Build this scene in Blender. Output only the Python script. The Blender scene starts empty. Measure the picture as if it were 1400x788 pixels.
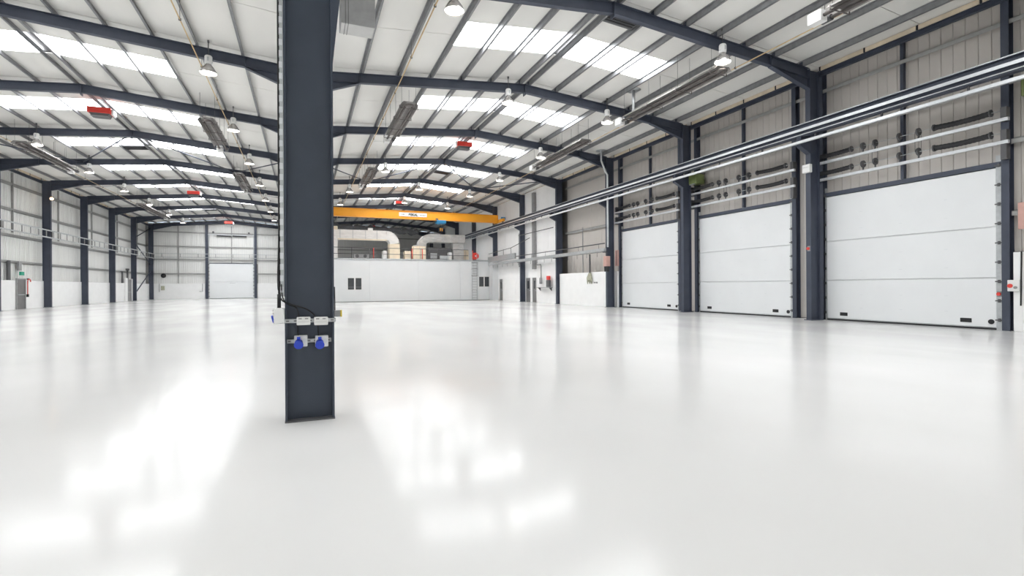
import bpy, math, random
import numpy as np
from mathutils import Vector, Matrix
random.seed(7)
SC = bpy.context.scene
COL = SC.collection

# ---------------------------------------------------------------- camera, world, exposure
F, YAW, ROLL, SHY, CAMZ = 696.19, .3868, -.006, -1.788, 1.384      # focal length in pixels of the 1400 wide frame
cam_d = bpy.data.cameras.new('camera'); cam = bpy.data.objects.new('camera', cam_d); COL.objects.link(cam)
cam_d.sensor_width = 36; cam_d.lens = F * 36 / 1400; cam_d.shift_y = SHY / 1400
cam_d.clip_start = .05; cam_d.clip_end = 400
cam.location = (0, 0, CAMZ)
cam.rotation_euler = (Matrix.Rotation(-YAW, 4, 'Z') @ Matrix.Rotation(math.pi/2, 4, 'X') @ Matrix.Rotation(ROLL, 4, 'Z')).to_euler()
SC.camera = cam
w = bpy.data.worlds.new('sky'); SC.world = w; w.use_nodes = True
w.node_tree.nodes['Background'].inputs[0].default_value = (.72, .82, .95, 1)
w.node_tree.nodes['Background'].inputs[1].default_value = 1.5
SKYLIGHT = 13.4            # daylight glow of the translucent rooflights
SC.view_settings.view_transform = 'Standard'; SC.view_settings.look = 'None'
SC.view_settings.gamma = 1; SC.view_settings.exposure = 0.0
SC.view_settings.use_curve_mapping = False
SC.cycles.use_denoising = True
SC.cycles.max_bounces = 12; SC.cycles.diffuse_bounces = 8; SC.cycles.glossy_bounces = 4

# ---------------------------------------------------------------- building grid (metres; camera stands at x=0, y=0)
D0, B, XV, S = 14.083, 7.2, .0494, 18.573
K0, K1 = -2, 9
def fr(k): return D0 + k * B
XR, XL = XV + S/2, XV - S/2            # ridges of the two spans
RT, RK = 10.60, .0845                  # rafter top at ridge, roof slope
Y0, Y1 = fr(K0) - .4, 79.3             # inner faces of gable walls
XWR, XWL = 19.3, -19.05                # inner faces of cladding
IN = 18.235                            # inner column flange, from the valley line
def ray(u, v):
    a = u - 700; b = 394 + SHY - v
    c, s = math.cos(ROLL), math.sin(ROLL)
    a, b = a*c - b*s, b*c + a*s
    X, Yv = a/F, b/F
    c, s = math.cos(YAW), math.sin(YAW)
    return (X*c + s, c - X*s, Yv)
def at(u, v, **k):
    d = ray(u, v); o = (0, 0, CAMZ)
    (ax, val), = k.items(); i = 'xyz'.index(ax)
    t = (val - o[i]) / d[i]
    return Vector((o[0]+t*d[0], o[1]+t*d[1], o[2]+t*d[2]))
def rtop(x):                            # top of rafters at x
    xr = XR if x > XV else XL
    return RT - RK * abs(x - xr)

# ---------------------------------------------------------------- materials
MATS = {}
def mat(name, col, rough=.6, metal=0., var=.06, scale=3., stretch=(1, 1, 1), bump=0., bscale=40., coat=0., spec=.5):
    m = bpy.data.materials.new(name); m.use_nodes = True; n = m.node_tree.nodes; l = m.node_tree.links
    p = n['Principled BSDF']; p.inputs['Roughness'].default_value = rough; p.inputs['Metallic'].default_value = metal
    p.inputs['Specular IOR Level'].default_value = spec
    if coat: p.inputs['Coat Weight'].default_value = coat; p.inputs['Coat Roughness'].default_value = .05
    tc = n.new('ShaderNodeTexCoord'); mp = n.new('ShaderNodeMapping'); mp.inputs['Scale'].default_value = stretch
    l.new(tc.outputs['Object'], mp.inputs[0])
    nz = n.new('ShaderNodeTexNoise'); nz.inputs['Scale'].default_value = scale; nz.inputs['Detail'].default_value = 4
    l.new(mp.outputs[0], nz.inputs['Vector'])
    rp = n.new('ShaderNodeValToRGB'); e = rp.color_ramp.elements
    e[0].position = .3; e[1].position = .7
    e[0].color = (*[c*(1-var) for c in col], 1); e[1].color = (*[min(1, c*(1+var)) for c in col], 1)
    l.new(nz.outputs['Fac'], rp.inputs[0]); l.new(rp.outputs[0], p.inputs['Base Color'])
    if bump:
        n2 = n.new('ShaderNodeTexNoise'); n2.inputs['Scale'].default_value = bscale
        l.new(mp.outputs[0], n2.inputs['Vector'])
        b = n.new('ShaderNodeBump'); b.inputs['Strength'].default_value = bump; b.inputs['Distance'].default_value = .01
        l.new(n2.outputs['Fac'], b.inputs['Height']); l.new(b.outputs[0], p.inputs['Normal'])
    MATS[name] = m
    return m
def emit(name, col, strength):
    m = bpy.data.materials.new(name); m.use_nodes = True; p = m.node_tree.nodes['Principled BSDF']
    p.inputs['Base Color'].default_value = (.8, .8, .8, 1); p.inputs['Roughness'].default_value = .5
    p.inputs['Emission Color'].default_value = (*col, 1); p.inputs['Emission Strength'].default_value = strength
    MATS[name] = m
mat('steel', (.052, .062, .090), .5, 0, .12, 2.)
mat('steel_col', (.044, .056, .080), .45, 0, .10, 2.5)
mat('purlin', (.25, .255, .265), .45, .3, .12, 5.)
mat('galv', (.52, .54, .55), .35, .6, .10, 8.)
mat('galv_light', (.70, .72, .74), .3, .4, .06, 8.)
mat('roof', (.76, .75, .72), .65, 0, .05, .6, (1, .4, 1))
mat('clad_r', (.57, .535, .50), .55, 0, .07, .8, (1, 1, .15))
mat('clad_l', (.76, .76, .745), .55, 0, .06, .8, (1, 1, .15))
mat('clad_back', (.22, .21, .20), .7)
mat('rail_m', (.36, .36, .35), .5, .2, .08, 4.)
mat('block', (.90, .90, .895), .55, 0, .02, 2., bump=.15, bscale=25)
mat('door_white', (.80, .815, .825), .35, 0, .015, 1.)
mat('office', (.78, .80, .81), .4, 0, .015, 1.)
mat('black', (.015, .015, .017), .5, 0, .2, 6.)
mat('rubber', (.025, .025, .028), .7, 0, .2, 6.)
mat('grey_dark', (.10, .10, .105), .5, 0, .1, 4.)
mat('grey_mid', (.30, .30, .30), .5, 0, .1, 4.)
mat('grey_bounce_lit', (.50, .50, .49), .5, 0, .05, 3.)
mat('grey_door', (.17, .165, .165), .5, 0, .1, 2.)
mat('white_box', (.80, .80, .79), .4, 0, .02, 6.)
mat('blue', (.02, .06, .55), .35, 0, .05, 6.)
mat('blue_hoist', (.03, .22, .42), .4, 0, .08, 6.)
mat('red', (.75, .06, .045), .45, 0, .08, 5.)
mat('yellow', (.75, .55, .03), .4, 0, .05, 5.)
mat('orange', (.84, .36, .02), .4, 0, .04, 1.)
mat('gas', (.60, .44, .24), .45, 0, .15, 4.)
mat('cream', (.80, .70, .54), .6, 0, .05, 3.)
mat('foil', (.79, .78, .76), .45, .0, .08, 2., (1, 1, 3), bump=.1, bscale=5)
mat('foil_grey', (.52, .52, .51), .4, .2, .15, 2., (1, 1, 3), bump=.15, bscale=5)
mat('batten', (.66, .56, .43), .7, 0, .15, 2.)
mat('heater', (.13, .115, .11), .45, .4, .2, 4.)
mat('hood', (.26, .245, .235), .35, .5, .2, 4.)
mat('reflector', (.62, .60, .58), .25, .7, .15, 4.)
mat('green_unit', (.16, .20, .07), .5, 0, .1, 4.)
mat('pink_box', (.60, .36, .31), .5, 0, .06, 4.)
mat('rag', (.42, .42, .32), .8, 0, .25, 8.)
mat('glass_dark', (.055, .06, .065), .12, 0, .15, 2.)
mat('sign_green', (.02, .35, .22), .4, 0, .05, 4.)
mat('ink', (.02, .05, .03), .6)
mat('ink_grey', (.35, .36, .36), .6)
emit('rooflight', (.97, .985, 1.), SKYLIGHT)
emit('lamp_glow', (1., .96, .88), 9.)
emit('lamp_warm', (1., .62, .30), 14.)
# glossy resin floor: coat-like reflection, trowel marks in the relief and the gloss
def floor_mat():
    m = bpy.data.materials.new('resin'); m.use_nodes = True; n = m.node_tree.nodes; l = m.node_tree.links
    p = n['Principled BSDF']; tc = n.new('ShaderNodeTexCoord')
    def noise(scale, stretch, detail=3, rot=0):
        mp = n.new('ShaderNodeMapping'); mp.inputs['Scale'].default_value = stretch; mp.inputs['Rotation'].default_value[2] = rot
        l.new(tc.outputs['Object'], mp.inputs[0])
        z = n.new('ShaderNodeTexNoise'); z.inputs['Scale'].default_value = scale; z.inputs['Detail'].default_value = detail
        l.new(mp.outputs[0], z.inputs['Vector']); return z.outputs['Fac']
    def ramp(src, a, b, p0=.35, p1=.65):
        r = n.new('ShaderNodeValToRGB'); r.color_ramp.elements[0].position = p0; r.color_ramp.elements[1].position = p1
        r.color_ramp.elements[0].color = (*a, 1) if isinstance(a, tuple) else (a, a, a, 1)
        r.color_ramp.elements[1].color = (*b, 1) if isinstance(b, tuple) else (b, b, b, 1)
        l.new(src, r.inputs[0]); return r.outputs[0]
    l.new(ramp(noise(.25, (1, 1, 1)), (.685, .68, .667), (.73, .725, .715)), p.inputs['Base Color'])
    l.new(ramp(noise(.5, (1, .35, 1), 2, -.35), .11, .18, .3, .7), p.inputs['Roughness'])
    p.inputs['Specular IOR Level'].default_value = .08
    b1 = n.new('ShaderNodeBump'); b1.inputs['Strength'].default_value = .09; b1.inputs['Distance'].default_value = .02
    l.new(noise(.8, (1, .4, 1), 2, -.3), b1.inputs['Height'])
    b2 = n.new('ShaderNodeBump'); b2.inputs['Strength'].default_value = .015; b2.inputs['Distance'].default_value = .01
    l.new(noise(22, (1, 1, 1), 2), b2.inputs['Height']); l.new(b1.outputs[0], b2.inputs['Normal'])
    l.new(b2.outputs[0], p.inputs['Normal'])
    MATS['resin'] = m
floor_mat()

# ---------------------------------------------------------------- mesh helpers
class MB:
    def __init__(s): s.v = []; s.f = []; s.sm = []; s.mi = []; s.cur = 0
    def _add(s, vs, fs, smooth=False):
        o = len(s.v); s.v += [Vector(p) for p in vs]
        for f in fs: s.f.append([i + o for i in f]); s.sm.append(smooth); s.mi.append(s.cur)
        return s
    def box(s, x0, x1, y0, y1, z0, z1):
        x0, x1 = min(x0, x1), max(x0, x1); y0, y1 = min(y0, y1), max(y0, y1); z0, z1 = min(z0, z1), max(z0, z1)
        v = [(x, y, z) for x in (x0, x1) for y in (y0, y1) for z in (z0, z1)]
        return s._add(v, [(0,1,3,2), (4,6,7,5), (0,4,5,1), (2,3,7,6), (0,2,6,4), (1,5,7,3)])
    def cbox(s, c, sx, sy, sz): return s.box(c[0]-sx/2, c[0]+sx/2, c[1]-sy/2, c[1]+sy/2, c[2]-sz/2, c[2]+sz/2)
    def bbox(s, x0, x1, y0, y1, z0, z1, b=.01):          # box with chamfered edges
        vs = []; fs = []; lo = (x0, y0, z0); hi = (x1, y1, z1)
        idx = {}
        for sx in (0, 1):
            for sy in (0, 1):
                for sz in (0, 1):
                    for ax in range(3):
                        p = []
                        for i, sg in enumerate((sx, sy, sz)):
                            e = hi[i] if sg else lo[i]; d = -b if sg else b
                            p.append(e if i == ax else e + d)
                        idx[(sx, sy, sz, ax)] = len(vs); vs.append(p)
        for ax in range(3):
            a, c = [i for i in range(3) if i != ax]
            for sg in (0, 1):
                q = []
                for ua, uc in ((0, 0), (1, 0), (1, 1), (0, 1)):
                    k = [0, 0, 0]; k[ax] = sg; k[a] = ua; k[c] = uc; q.append(idx[(*k, ax)])
                fs.append(q)
        for ax in range(3):                                # edge chamfers along ax
            a, c = [i for i in range(3) if i != ax]
            for ua in (0, 1):
                for uc in (0, 1):
                    k0 = [0, 0, 0]; k0[a] = ua; k0[c] = uc; k1 = list(k0); k1[ax] = 1
                    fs.append([idx[(*k0, a)], idx[(*k1, a)], idx[(*k1, c)], idx[(*k0, c)]])
        for k in ((i, j, m) for i in (0, 1) for j in (0, 1) for m in (0, 1)): fs.append([idx[(*k, ax)] for ax in range(3)])
        return s._add(vs, fs)
    def prism(s, poly, d, smooth=False):                   # closed polygon of 3-D points swept by vector d
        n = len(poly); d = Vector(d); a = [Vector(p) for p in poly]
        fs = [list(range(n))[::-1], list(range(n, 2*n))]
        s._add(a + [p + d for p in a], fs)
        return s._add(a + [p + d for p in a], [(i, (i+1) % n, (i+1) % n + n, i + n) for i in range(n)], smooth)
    def tube(s, pts, r, n=8, caps=True):
        pts = [Vector(p) for p in pts]; rings = []
        for i, p in enumerate(pts):
            t = (pts[min(i+1, len(pts)-1)] - pts[max(i-1, 0)]).normalized()
            up = Vector((0, 0, 1)) if abs(t.z) < .9 else Vector((0, 1, 0))
            a = t.cross(up).normalized(); b = t.cross(a).normalized()
            rr = r[i] if isinstance(r, (list, tuple)) else r
            rings.append([p + a*math.cos(q*2*math.pi/n)*rr + b*math.sin(q*2*math.pi/n)*rr for q in range(n)])
        vs = [p for rg in rings for p in rg]; fs = []
        for i in range(len(pts)-1):
            for q in range(n): fs.append((i*n+q, i*n+(q+1) % n, (i+1)*n+(q+1) % n, (i+1)*n+q))
        s._add(vs, fs, True)
        if caps: s._add(rings[0], [list(range(n))]); s._add(rings[-1], [list(range(n))[::-1]])
        return s
    def lathe(s, prof, c, n=20, smooth=True):              # prof: (radius, z) pairs
        vs = []; fs = []
        for r, z in prof:
            for q in range(n): a = q*2*math.pi/n; vs.append((c[0]+r*math.cos(a), c[1]+r*math.sin(a), c[2]+z))
        for i in range(len(prof)-1):
            for q in range(n): fs.append((i*n+q, i*n+(q+1) % n, (i+1)*n+(q+1) % n, (i+1)*n+q))
        return s._add(vs, fs, smooth)
    def ibeam(s, a, b, depth, width, tf=.018, tw=.012, up=(0, 0, 1)):   # I section between two points (centre line of web)
        a, b = Vector(a), Vector(b); t = (b-a).normalized(); up = Vector(up); side = t.cross(up).normalized(); u = side.cross(t).normalized()
        def bar(u0, u1, hw):
            P = [a+u*u0-side*hw, a+u*u0+side*hw, a+u*u1+side*hw, a+u*u1-side*hw]; s.prism(P, b-a)
        bar(depth/2-tf, depth/2, width/2); bar(-depth/2, -depth/2+tf, width/2); bar(-depth/2+tf, depth/2-tf, tw/2)
        return s
    def build(s, name, m, parent=None):
        me = bpy.data.meshes.new(name)
        off = parent_loc(parent) if parent else Vector((0, 0, 0))
        me.from_pydata([tuple(p - off) for p in s.v], [], s.f); me.validate()
        me.polygons.foreach_set('use_smooth', s.sm[:len(me.polygons)] if len(s.sm) == len(me.polygons) else [False]*len(me.polygons))
        ms = m if isinstance(m, (list, tuple)) else [m]
        for q in ms: me.materials.append(MATS[q])
        if len(ms) > 1 and len(s.mi) == len(me.polygons): me.polygons.foreach_set('material_index', s.mi)
        import bmesh
        bm = bmesh.new(); bm.from_mesh(me); bmesh.ops.remove_doubles(bm, verts=bm.verts, dist=1e-5); bmesh.ops.recalc_face_normals(bm, faces=bm.faces); bm.to_mesh(me); bm.free()
        o = bpy.data.objects.new(name, me); COL.objects.link(o)
        if parent: o.parent = parent
        return o
def parent_loc(p):
    v = Vector((0, 0, 0))
    while p: v += p.location; p = p.parent
    return v
def tag(o, label=None, cat=None, group=None, kind=None):
    if label: o['label'] = label
    if cat: o['category'] = cat
    if group: o['group'] = group
    if kind: o['kind'] = kind
    return o
def thing(name, label, cat, loc=(0, 0, 0), group=None):
    o = bpy.data.objects.new(name, None); COL.objects.link(o); o.location = loc; o.empty_display_size = .2
    return tag(o, label, cat, group)
def place(src, name, parent, loc, scale=None, rot=None):       # copy of one piece, mesh shared
    c = src.copy(); c.name = name; COL.objects.link(c); c.parent = parent; c.location = loc
    if scale: c.scale = scale
    if rot: c.rotation_euler = rot
    return c
def copy_tree(o, parent=None):
    c = o.copy(); COL.objects.link(c); c.parent = parent
    for ch in list(o.children): copy_tree(ch, c)
    return c
def text(body, size, name, m, parent, loc, rot, bold=0.):
    cu = bpy.data.curves.new(name, 'FONT'); cu.body = body; cu.size = size; cu.extrude = .004; cu.offset = bold
    cu.align_x = 'CENTER'; cu.align_y = 'CENTER'
    t = bpy.data.objects.new(name, cu); COL.objects.link(t)
    dg = bpy.context.evaluated_depsgraph_get(); me = bpy.data.meshes.new_from_object(t.evaluated_get(dg))
    bpy.data.objects.remove(t); me.materials.clear(); me.materials.append(MATS[m])
    o = bpy.data.objects.new(name, me); COL.objects.link(o); o.parent = parent; o.location = Vector(loc) - parent_loc(parent); o.rotation_euler = rot
    return o
ORD = ['first', 'second', 'third', 'fourth', 'fifth', 'sixth', 'seventh', 'eighth', 'ninth', 'tenth', 'eleventh', 'twelfth', 'thirteenth']
def nth(k): return ORD[K1 - k]                                  # frames counted from the end wall with the single door
XE0, XE1 = XWL - .3, XWR + .3

# ================================================================= THE SETTING
tag(MB().box(XE0, XE1, Y0-.3, Y1+.3, -.2, 0).build('floor', 'resin'), 'glossy pale grey resin floor of the empty hall', 'floor', kind='structure')

# ---------------- ceiling: outer skin, liner panels, rooflight panes, purlins
PD = .20                                                        # purlin depth
sk = MB()
for xr in (XR, XL):
    for sg in (1, -1):
        xe = xr + sg * (S/2 + (1.3 if sg * (1 if xr > XV else -1) > 0 else 0))
        z0 = RT + PD + .09; z1 = z0 - RK*abs(xe-xr)
        sk.prism([(xr, Y0-.3, z0), (xe, Y0-.3, z1), (xe, Y0-.3, z1+.1), (xr, Y0-.3, z0+.1)], (0, Y1-Y0+.6, 0))
ceiling = tag(sk.build('ceiling', 'grey_dark'), 'white twin-pitched roof lining with rows of bright rooflights', 'ceiling', kind='structure')
PO = [.22, 1.60, 2.96, 4.32, 5.68, 7.15, 8.62]                   # purlin offsets from each ridge
SK0, SK1 = .36, .61                                             # rooflight strip within each bay
def slab(mb, xr, sg, d0, d1, y0, y1, th=.04, lift=0.):
    a = [(xr+sg*d0, RT+PD+lift-RK*d0), (xr+sg*d1, RT+PD+lift-RK*d1)]
    mb.prism([(a[0][0], y0, a[0][1]), (a[1][0], y0, a[1][1]), (a[1][0], y0, a[1][1]+th), (a[0][0], y0, a[0][1]+th)], (0, y1-y0, 0))
cache = {}
def piece(key, mk, name, m, parent, dy):
    if key not in cache:
        cache[key] = mk().build(name, m, parent); cache[key].location.y += dy
        return cache[key]
    c = place(cache[key], name, parent, cache[key].location.copy()); c.location.y = dy
    return c
for xr in (XR, XL):
    for sg in (1, -1):
        outer = sg * (1 if xr > XV else -1) > 0
        dE = S/2 + (.9 if outer else 0)
        for k in range(K0, K1):
            y = fr(k); g = .012
            plain = xr > XV and k >= 6                           # no rooflights over the plant deck
            inner = ((0, .5, 0, 4.32, 'e'), (.5, 1, 0, 4.32, 'f')) if plain else ((0, SK0, 0, 4.32, 'a'), (SK1, 1, 0, 4.32, 'b'))
            for a, b, d0, d1, nm in inner + ((0, .5, 4.32, dE, 'c'), (.5, 1, 4.32, dE, 'd')):
                def mk(a=a, b=b, d0=d0, d1=d1):
                    m = MB(); slab(m, xr, sg, d0 + (g if d0 else 0), d1, a*B+g, b*B-g); return m
                piece((xr, sg, nm), mk, 'roof_panel', 'roof', ceiling, y)
            for i in range(0 if plain else 3):
                def mk(i=i):
                    m = MB(); slab(m, xr, sg, PO[i]+.035, PO[i+1]-.035, SK0*B, SK1*B, .03, .004); return m
                piece((xr, sg, 'p%d' % i), mk, 'rooflight_pane', 'rooflight', ceiling, y)
        for d in PO:
            x = xr + sg*d; zb = RT - RK*d; m = MB()
            m.box(x-.004, x+.004, Y0, Y1, zb, zb+PD)                          # web
            m.box(x-.004, x+.07, Y0, Y1, zb, zb+.006); m.box(x-.07, x+.004, Y0, Y1, zb+PD-.006, zb+PD)
            m.box(x+.064, x+.07, Y0, Y1, zb, zb+.02)
            m.build('purlin', 'purlin', ceiling)

# ---------------- gable and side walls
def wall_slab(name, x0, x1, y0, y1, z1, m, label):
    return tag(MB().box(x0, x1, y0, y1, 0, z1).build(name, m), label, 'wall', kind='structure')
w_r = wall_slab('wall_right', XWR+.07, XWR+.3, Y0-.3, Y1+.3, 10.2, 'clad_back', 'warm grey clad side wall above the three white loading doors')
w_l = wall_slab('wall_left', XWL-.3, XWL-.07, Y0-.3, Y1+.3, 10.2, 'clad_back', 'light grey clad side wall above a white painted plinth')
def gable(name, y0, y1, m, label):
    mb = MB()
    P = [(XE0, 0), (XE1, 0), (XE1, 9.9), (XR, RT+.24), (XV, 9.95), (XL, RT+.24), (XE0, 9.9)]
    mb.prism([(x, y0, z) for x, z in P], (0, y1-y0, 0))
    return tag(mb.build(name, m), label, 'wall', kind='structure')
w_e = gable('wall_end', Y1+.07, Y1+.3, 'clad_back', 'light grey ribbed gable wall around the single loading door')
w_b = gable('wall_rear', Y0-.3, Y0, 'clad_l', 'plain grey gable wall closing the hall')

DOORS = [(8.64, 13.98, 4.86), (15.60, 20.98, 4.88), (22.67, 28.0, 4.92)]
XD = 19.2
# side wall next to the doors: narrow vertical planks
pl = None; PW = .332
y = Y0 + .2; npl = 0
while y < fr(3) - .1:
    mid = y + PW/2
    z0 = 2.33
    for a, b, h in DOORS:
        if a-.2 < mid < b+.2: z0 = h + .08
    if any(b+.2 <= mid <= a2-.2 for (a, b, h), (a2, b2, h2) in zip(DOORS, DOORS[1:])): z0 = .03
    if pl is None:
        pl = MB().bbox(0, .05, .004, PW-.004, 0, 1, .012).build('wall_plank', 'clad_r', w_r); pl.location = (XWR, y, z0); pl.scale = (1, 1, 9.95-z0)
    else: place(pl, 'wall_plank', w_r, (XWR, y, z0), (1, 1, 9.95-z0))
    y += PW; npl += 1
# smooth white lining further along that wall, in tall sheets
yy = fr(3)
while yy < Y1 - .2:
    MB().bbox(18.78, 18.86, yy+.01, min(yy+2.4, Y1)-.01, .0, 9.9, .006).build('lining_sheet', 'block', w_r); yy += 2.4
# ribbed sheets on the other side wall and the gable
def ribbed(width, ribs, h):                                    # local: along +x, ribs towards -y
    mb = MB(); prof = []
    p = width/ribs
    for i in range(ribs):
        o = i*p
        prof += [(o, 0), (o+p*.62, 0), (o+p*.68, -.03), (o+p*.94, -.03)]
    prof += [(width, 0)]
    n = len(prof)
    mb._add([(a, b, 0) for a, b in prof] + [(a, b, h) for a, b in prof], [(i, i+1, n+i+1, n+i) for i in range(n-1)])
    return mb
sh = None
def sheet(parent, loc, h, rot):
    global sh
    if sh is None: sh = ribbed(1.0, 4, 1).build('wall_sheet', 'clad_l'); sh.parent = parent
    else:
        c = sh.copy(); COL.objects.link(c); c.parent = parent; sh2 = c
        c.location = loc; c.scale = (.996, 1, h); c.rotation_euler = (0, 0, rot); return
    sh.location = loc; sh.scale = (.996, 1, h); sh.rotation_euler = (0, 0, rot)
yy = 28.0
while yy < Y1 - .5:
    sheet(w_l, (XWL, yy, 2.06), 7.75, math.pi/2); yy += 1.0
MB().box(XWL-.05, XWL-.02, Y0, 28, 2.06, 9.8).build('wall_sheet', 'clad_l', w_l)
xx = XWL
DG = (-11.9, -6.6, 4.75)
while xx < XWR - .4:
    z0 = 2.06
    if DG[0]-.5 < xx+.5 < DG[1]+.5: z0 = DG[2]
    xm = xx + .5; xr = XR if xm > XV else XL
    sheet(w_e, (xx, Y1, z0), RT + .18 - RK*abs(xm-xr) - z0, 0); xx += 1.0
# white painted plinth walls
def plinth(parent, x0, x1, y0, y1, z1): return MB().bbox(x0, x1, y0, y1, 0, z1, .012).build('plinth', 'block', parent)
plinth(w_l, XWL-.05, -18.66, Y0, Y1, 2.04)
plinth(w_e, -18.66, DG[0]-.5, Y1-.2, Y1+.05, 2.06); plinth(w_e, DG[1]+.5, .4, Y1-.2, Y1+.05, 2.06)
plinth(w_r, 18.52, 19.34, fr(2)+.12, fr(3)-.1, 2.36)
plinth(w_r, 18.98, 19.34, 28.22, fr(2)-.12, 2.36)
plinth(w_r, 19.05, 19.34, Y0, 8.2, 2.30)
# sheeting rails, posts, eaves beams
def srail(parent, x, y0, y1, z): MB().box(x-.07, x+.07, y0, y1, z, z+.012).box(x+.06, x+.07, y0, y1, z-.06, z+.06).box(x-.07, x-.06, y0, y1, z-.13, z+.012).build('sheeting_rail', 'rail_m', parent)
srail(w_r, XWR-.12, Y0, fr(3), 9.12); srail(w_r, XWR-.12, Y0, fr(3), 7.35)
srail(w_r, XWR-.12, fr(2), fr(3), 5.6); srail(w_r, XWR-.12, Y0, 8.25, 5.6); srail(w_r, XWR-.12, Y0, 8.25, 3.5)
for z in (8.78, 7.0, 5.2, 3.36): srail(w_l, XWL+.12, Y0, Y1, z)
for z in (8.94, 7.05, 5.31, 3.42):
    segs = ((-18.7, DG[0]-.45), (DG[0]-.05, DG[1]+.05), (DG[1]+.45, 18.9)) if z > 4.8 else ((-18.7, DG[0]-.45), (DG[1]+.45, .2))
    for a, b in segs:
        MB().box(a, b, Y1-.18, Y1-.04, z, z+.012).box(a, b, Y1-.18, Y1-.17, z-.13, z+.01).build('sheeting_rail', 'rail_m', w_e)
for (a, b, h) in DOORS:
    MB().ibeam((XD-.02, a-.27, 0), (XD-.02, a-.27, 9.8), .26, .19, up=(1, 0, 0)).build('wall_post', 'steel', w_r)
    MB().ibeam((XD-.02, b+.15, 0), (XD-.02, b+.15, 9.8), .26, .19, up=(1, 0, 0)).build('wall_post', 'steel', w_r)
    MB().box(XD-.05, XD+.12, a-.15, b+.1, h+.01, h+.16).build('door_head', 'steel', w_r)
for a, zb in ((11.2, 5.03), (18.1, 5.05), (25.1, 5.08)):
    MB().box(XWR-.16, XWR-.02, a-.05, a+.05, zb, 9.8).build('wall_post', 'steel', w_r)
for a in (-15.5, -9.25, -1.5):
    MB().box(a-.05, a+.05, Y1-.12, Y1-.02, 4.85 if a == -9.25 else 2.1, 9.9).build('wall_post', 'rail_m', w_e)
for k in range(4, 9):
    MB().box(XWL+.02, XWL+.14, fr(k)+3.4, fr(k)+3.48, 5.4, 9.6).build('wall_post', 'rail_m', w_l)
for x, wl, m in ((18.93, w_r, 'steel'), (-18.83, w_l, 'steel')):
    MB().ibeam((x, Y0, 9.72), (x, Y1, 9.72), .18, .14).build('eaves_beam', m, wl)
# pale boards with dark straps lying along the eaves
for wl, x, ks in ((w_r, 18.86, range(-1, 8)), (w_l, -18.76, range(4, 9))):
    for k in ks:
        for i in range(4):
            ya = fr(k) + .25 + i*1.72
            bo = MB().bbox(x-.015, x+.015, ya+.02, ya+1.68, 9.815, 9.97, .004).build('eaves_board', 'batten', wl)
            MB().box(x-.025, x+.025, ya+1.66, ya+1.72, 9.812, 9.975).build('strap', 'black', bo)

# ================================================================= PORTAL FRAMES
cleat = None
def frame(k, side):
    global cleat
    y = fr(k); xr = XR if side > 0 else XL; s = side
    xi = XV + s*IN                                              # inner flange of the wall column
    where = 'loading-door side' if side > 0 else 'plain wall side'
    t = thing('portal_frame', f'dark blue-grey steel portal frame, {nth(k)} from the end wall, {where}', 'steel frame', (xi + s*.26, y, 0), 'portal frames of the hall')
    xo = xi + s*.52; xc = (xi+xo)/2
    MB().ibeam((xc, y, .02), (xc, y, rtop(xc)-.02), .52, .21, up=(1, 0, 0)).box(xi-.06 if s > 0 else xo-.06, xo+.06 if s > 0 else xi+.06, y-.16, y+.16, 0, .025).build('column', 'steel', t)
    dp = .38
    for sg in (1, -1):
        d = S/2 - .02 if sg != s else abs(xi - xr)
        n = Vector((sg*RK, 0, 1)).normalized(); off = -n*dp/2
        a = Vector((xr, y, RT)) + off; b = Vector((xr+sg*d, y, RT-RK*d)) + off
        MB().ibeam(a, b, dp, .19, tf=.016, tw=.01).build('rafter', 'steel', t)
        # haunch: tapering web and sloping bottom flange under the outer end
        if sg == s: x1, zb, x0 = xi, 9.07, xi - s*2.0
        else: x1, zb, x0 = XV + s*.24, 8.92, XV + s*2.05
        zt = lambda x: rtop(x) - dp + .01
        mb = MB()
        mb.prism([(x0, y-.005, zt(x0)), (x1, y-.005, zt(x1)), (x1, y-.005, zb)], (0, .01, 0))
        q = [(x0, y-.095, zt(x0)-.02), (x1, y-.095, zb), (x1, y-.095, zb-.018), (x0, y-.095, zt(x0)-.038)]
        mb.prism(q, (0, .19, 0)); mb.box(x1-.01, x1+.01, y-.1, y+.1, zb, rtop(x1)-.03)
        mb.box(x0-.008, x0+.008, y-.09, y+.09, zt(x0)-.03, rtop(x0)-.02)
        mb.build('haunch', 'steel', t)
    MB().box(xr-.018, xr+.018, y-.12, y+.12, RT-.5, RT-.01).build('apex_plate', 'steel', t)
    for sg in (1, -1):
        for d in PO:
            x = xr + sg*d - .02; z = RT - RK*d
            if cleat is None:
                cleat = MB().box(-.012, 0, -.07, .07, 0, .17).box(-.05, .0, -.07, .07, 0, .012).build('purlin_cleat', 'steel'); cleat.parent = t
                cleat.location = Vector((x, y, z)) - t.location
            else: place(cleat, 'purlin_cleat', t, Vector((x, y, z)) - t.location)
    return t
for k in range(K0+1, K1+1):
    for side in (1, -1): frame(k, side)
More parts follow.
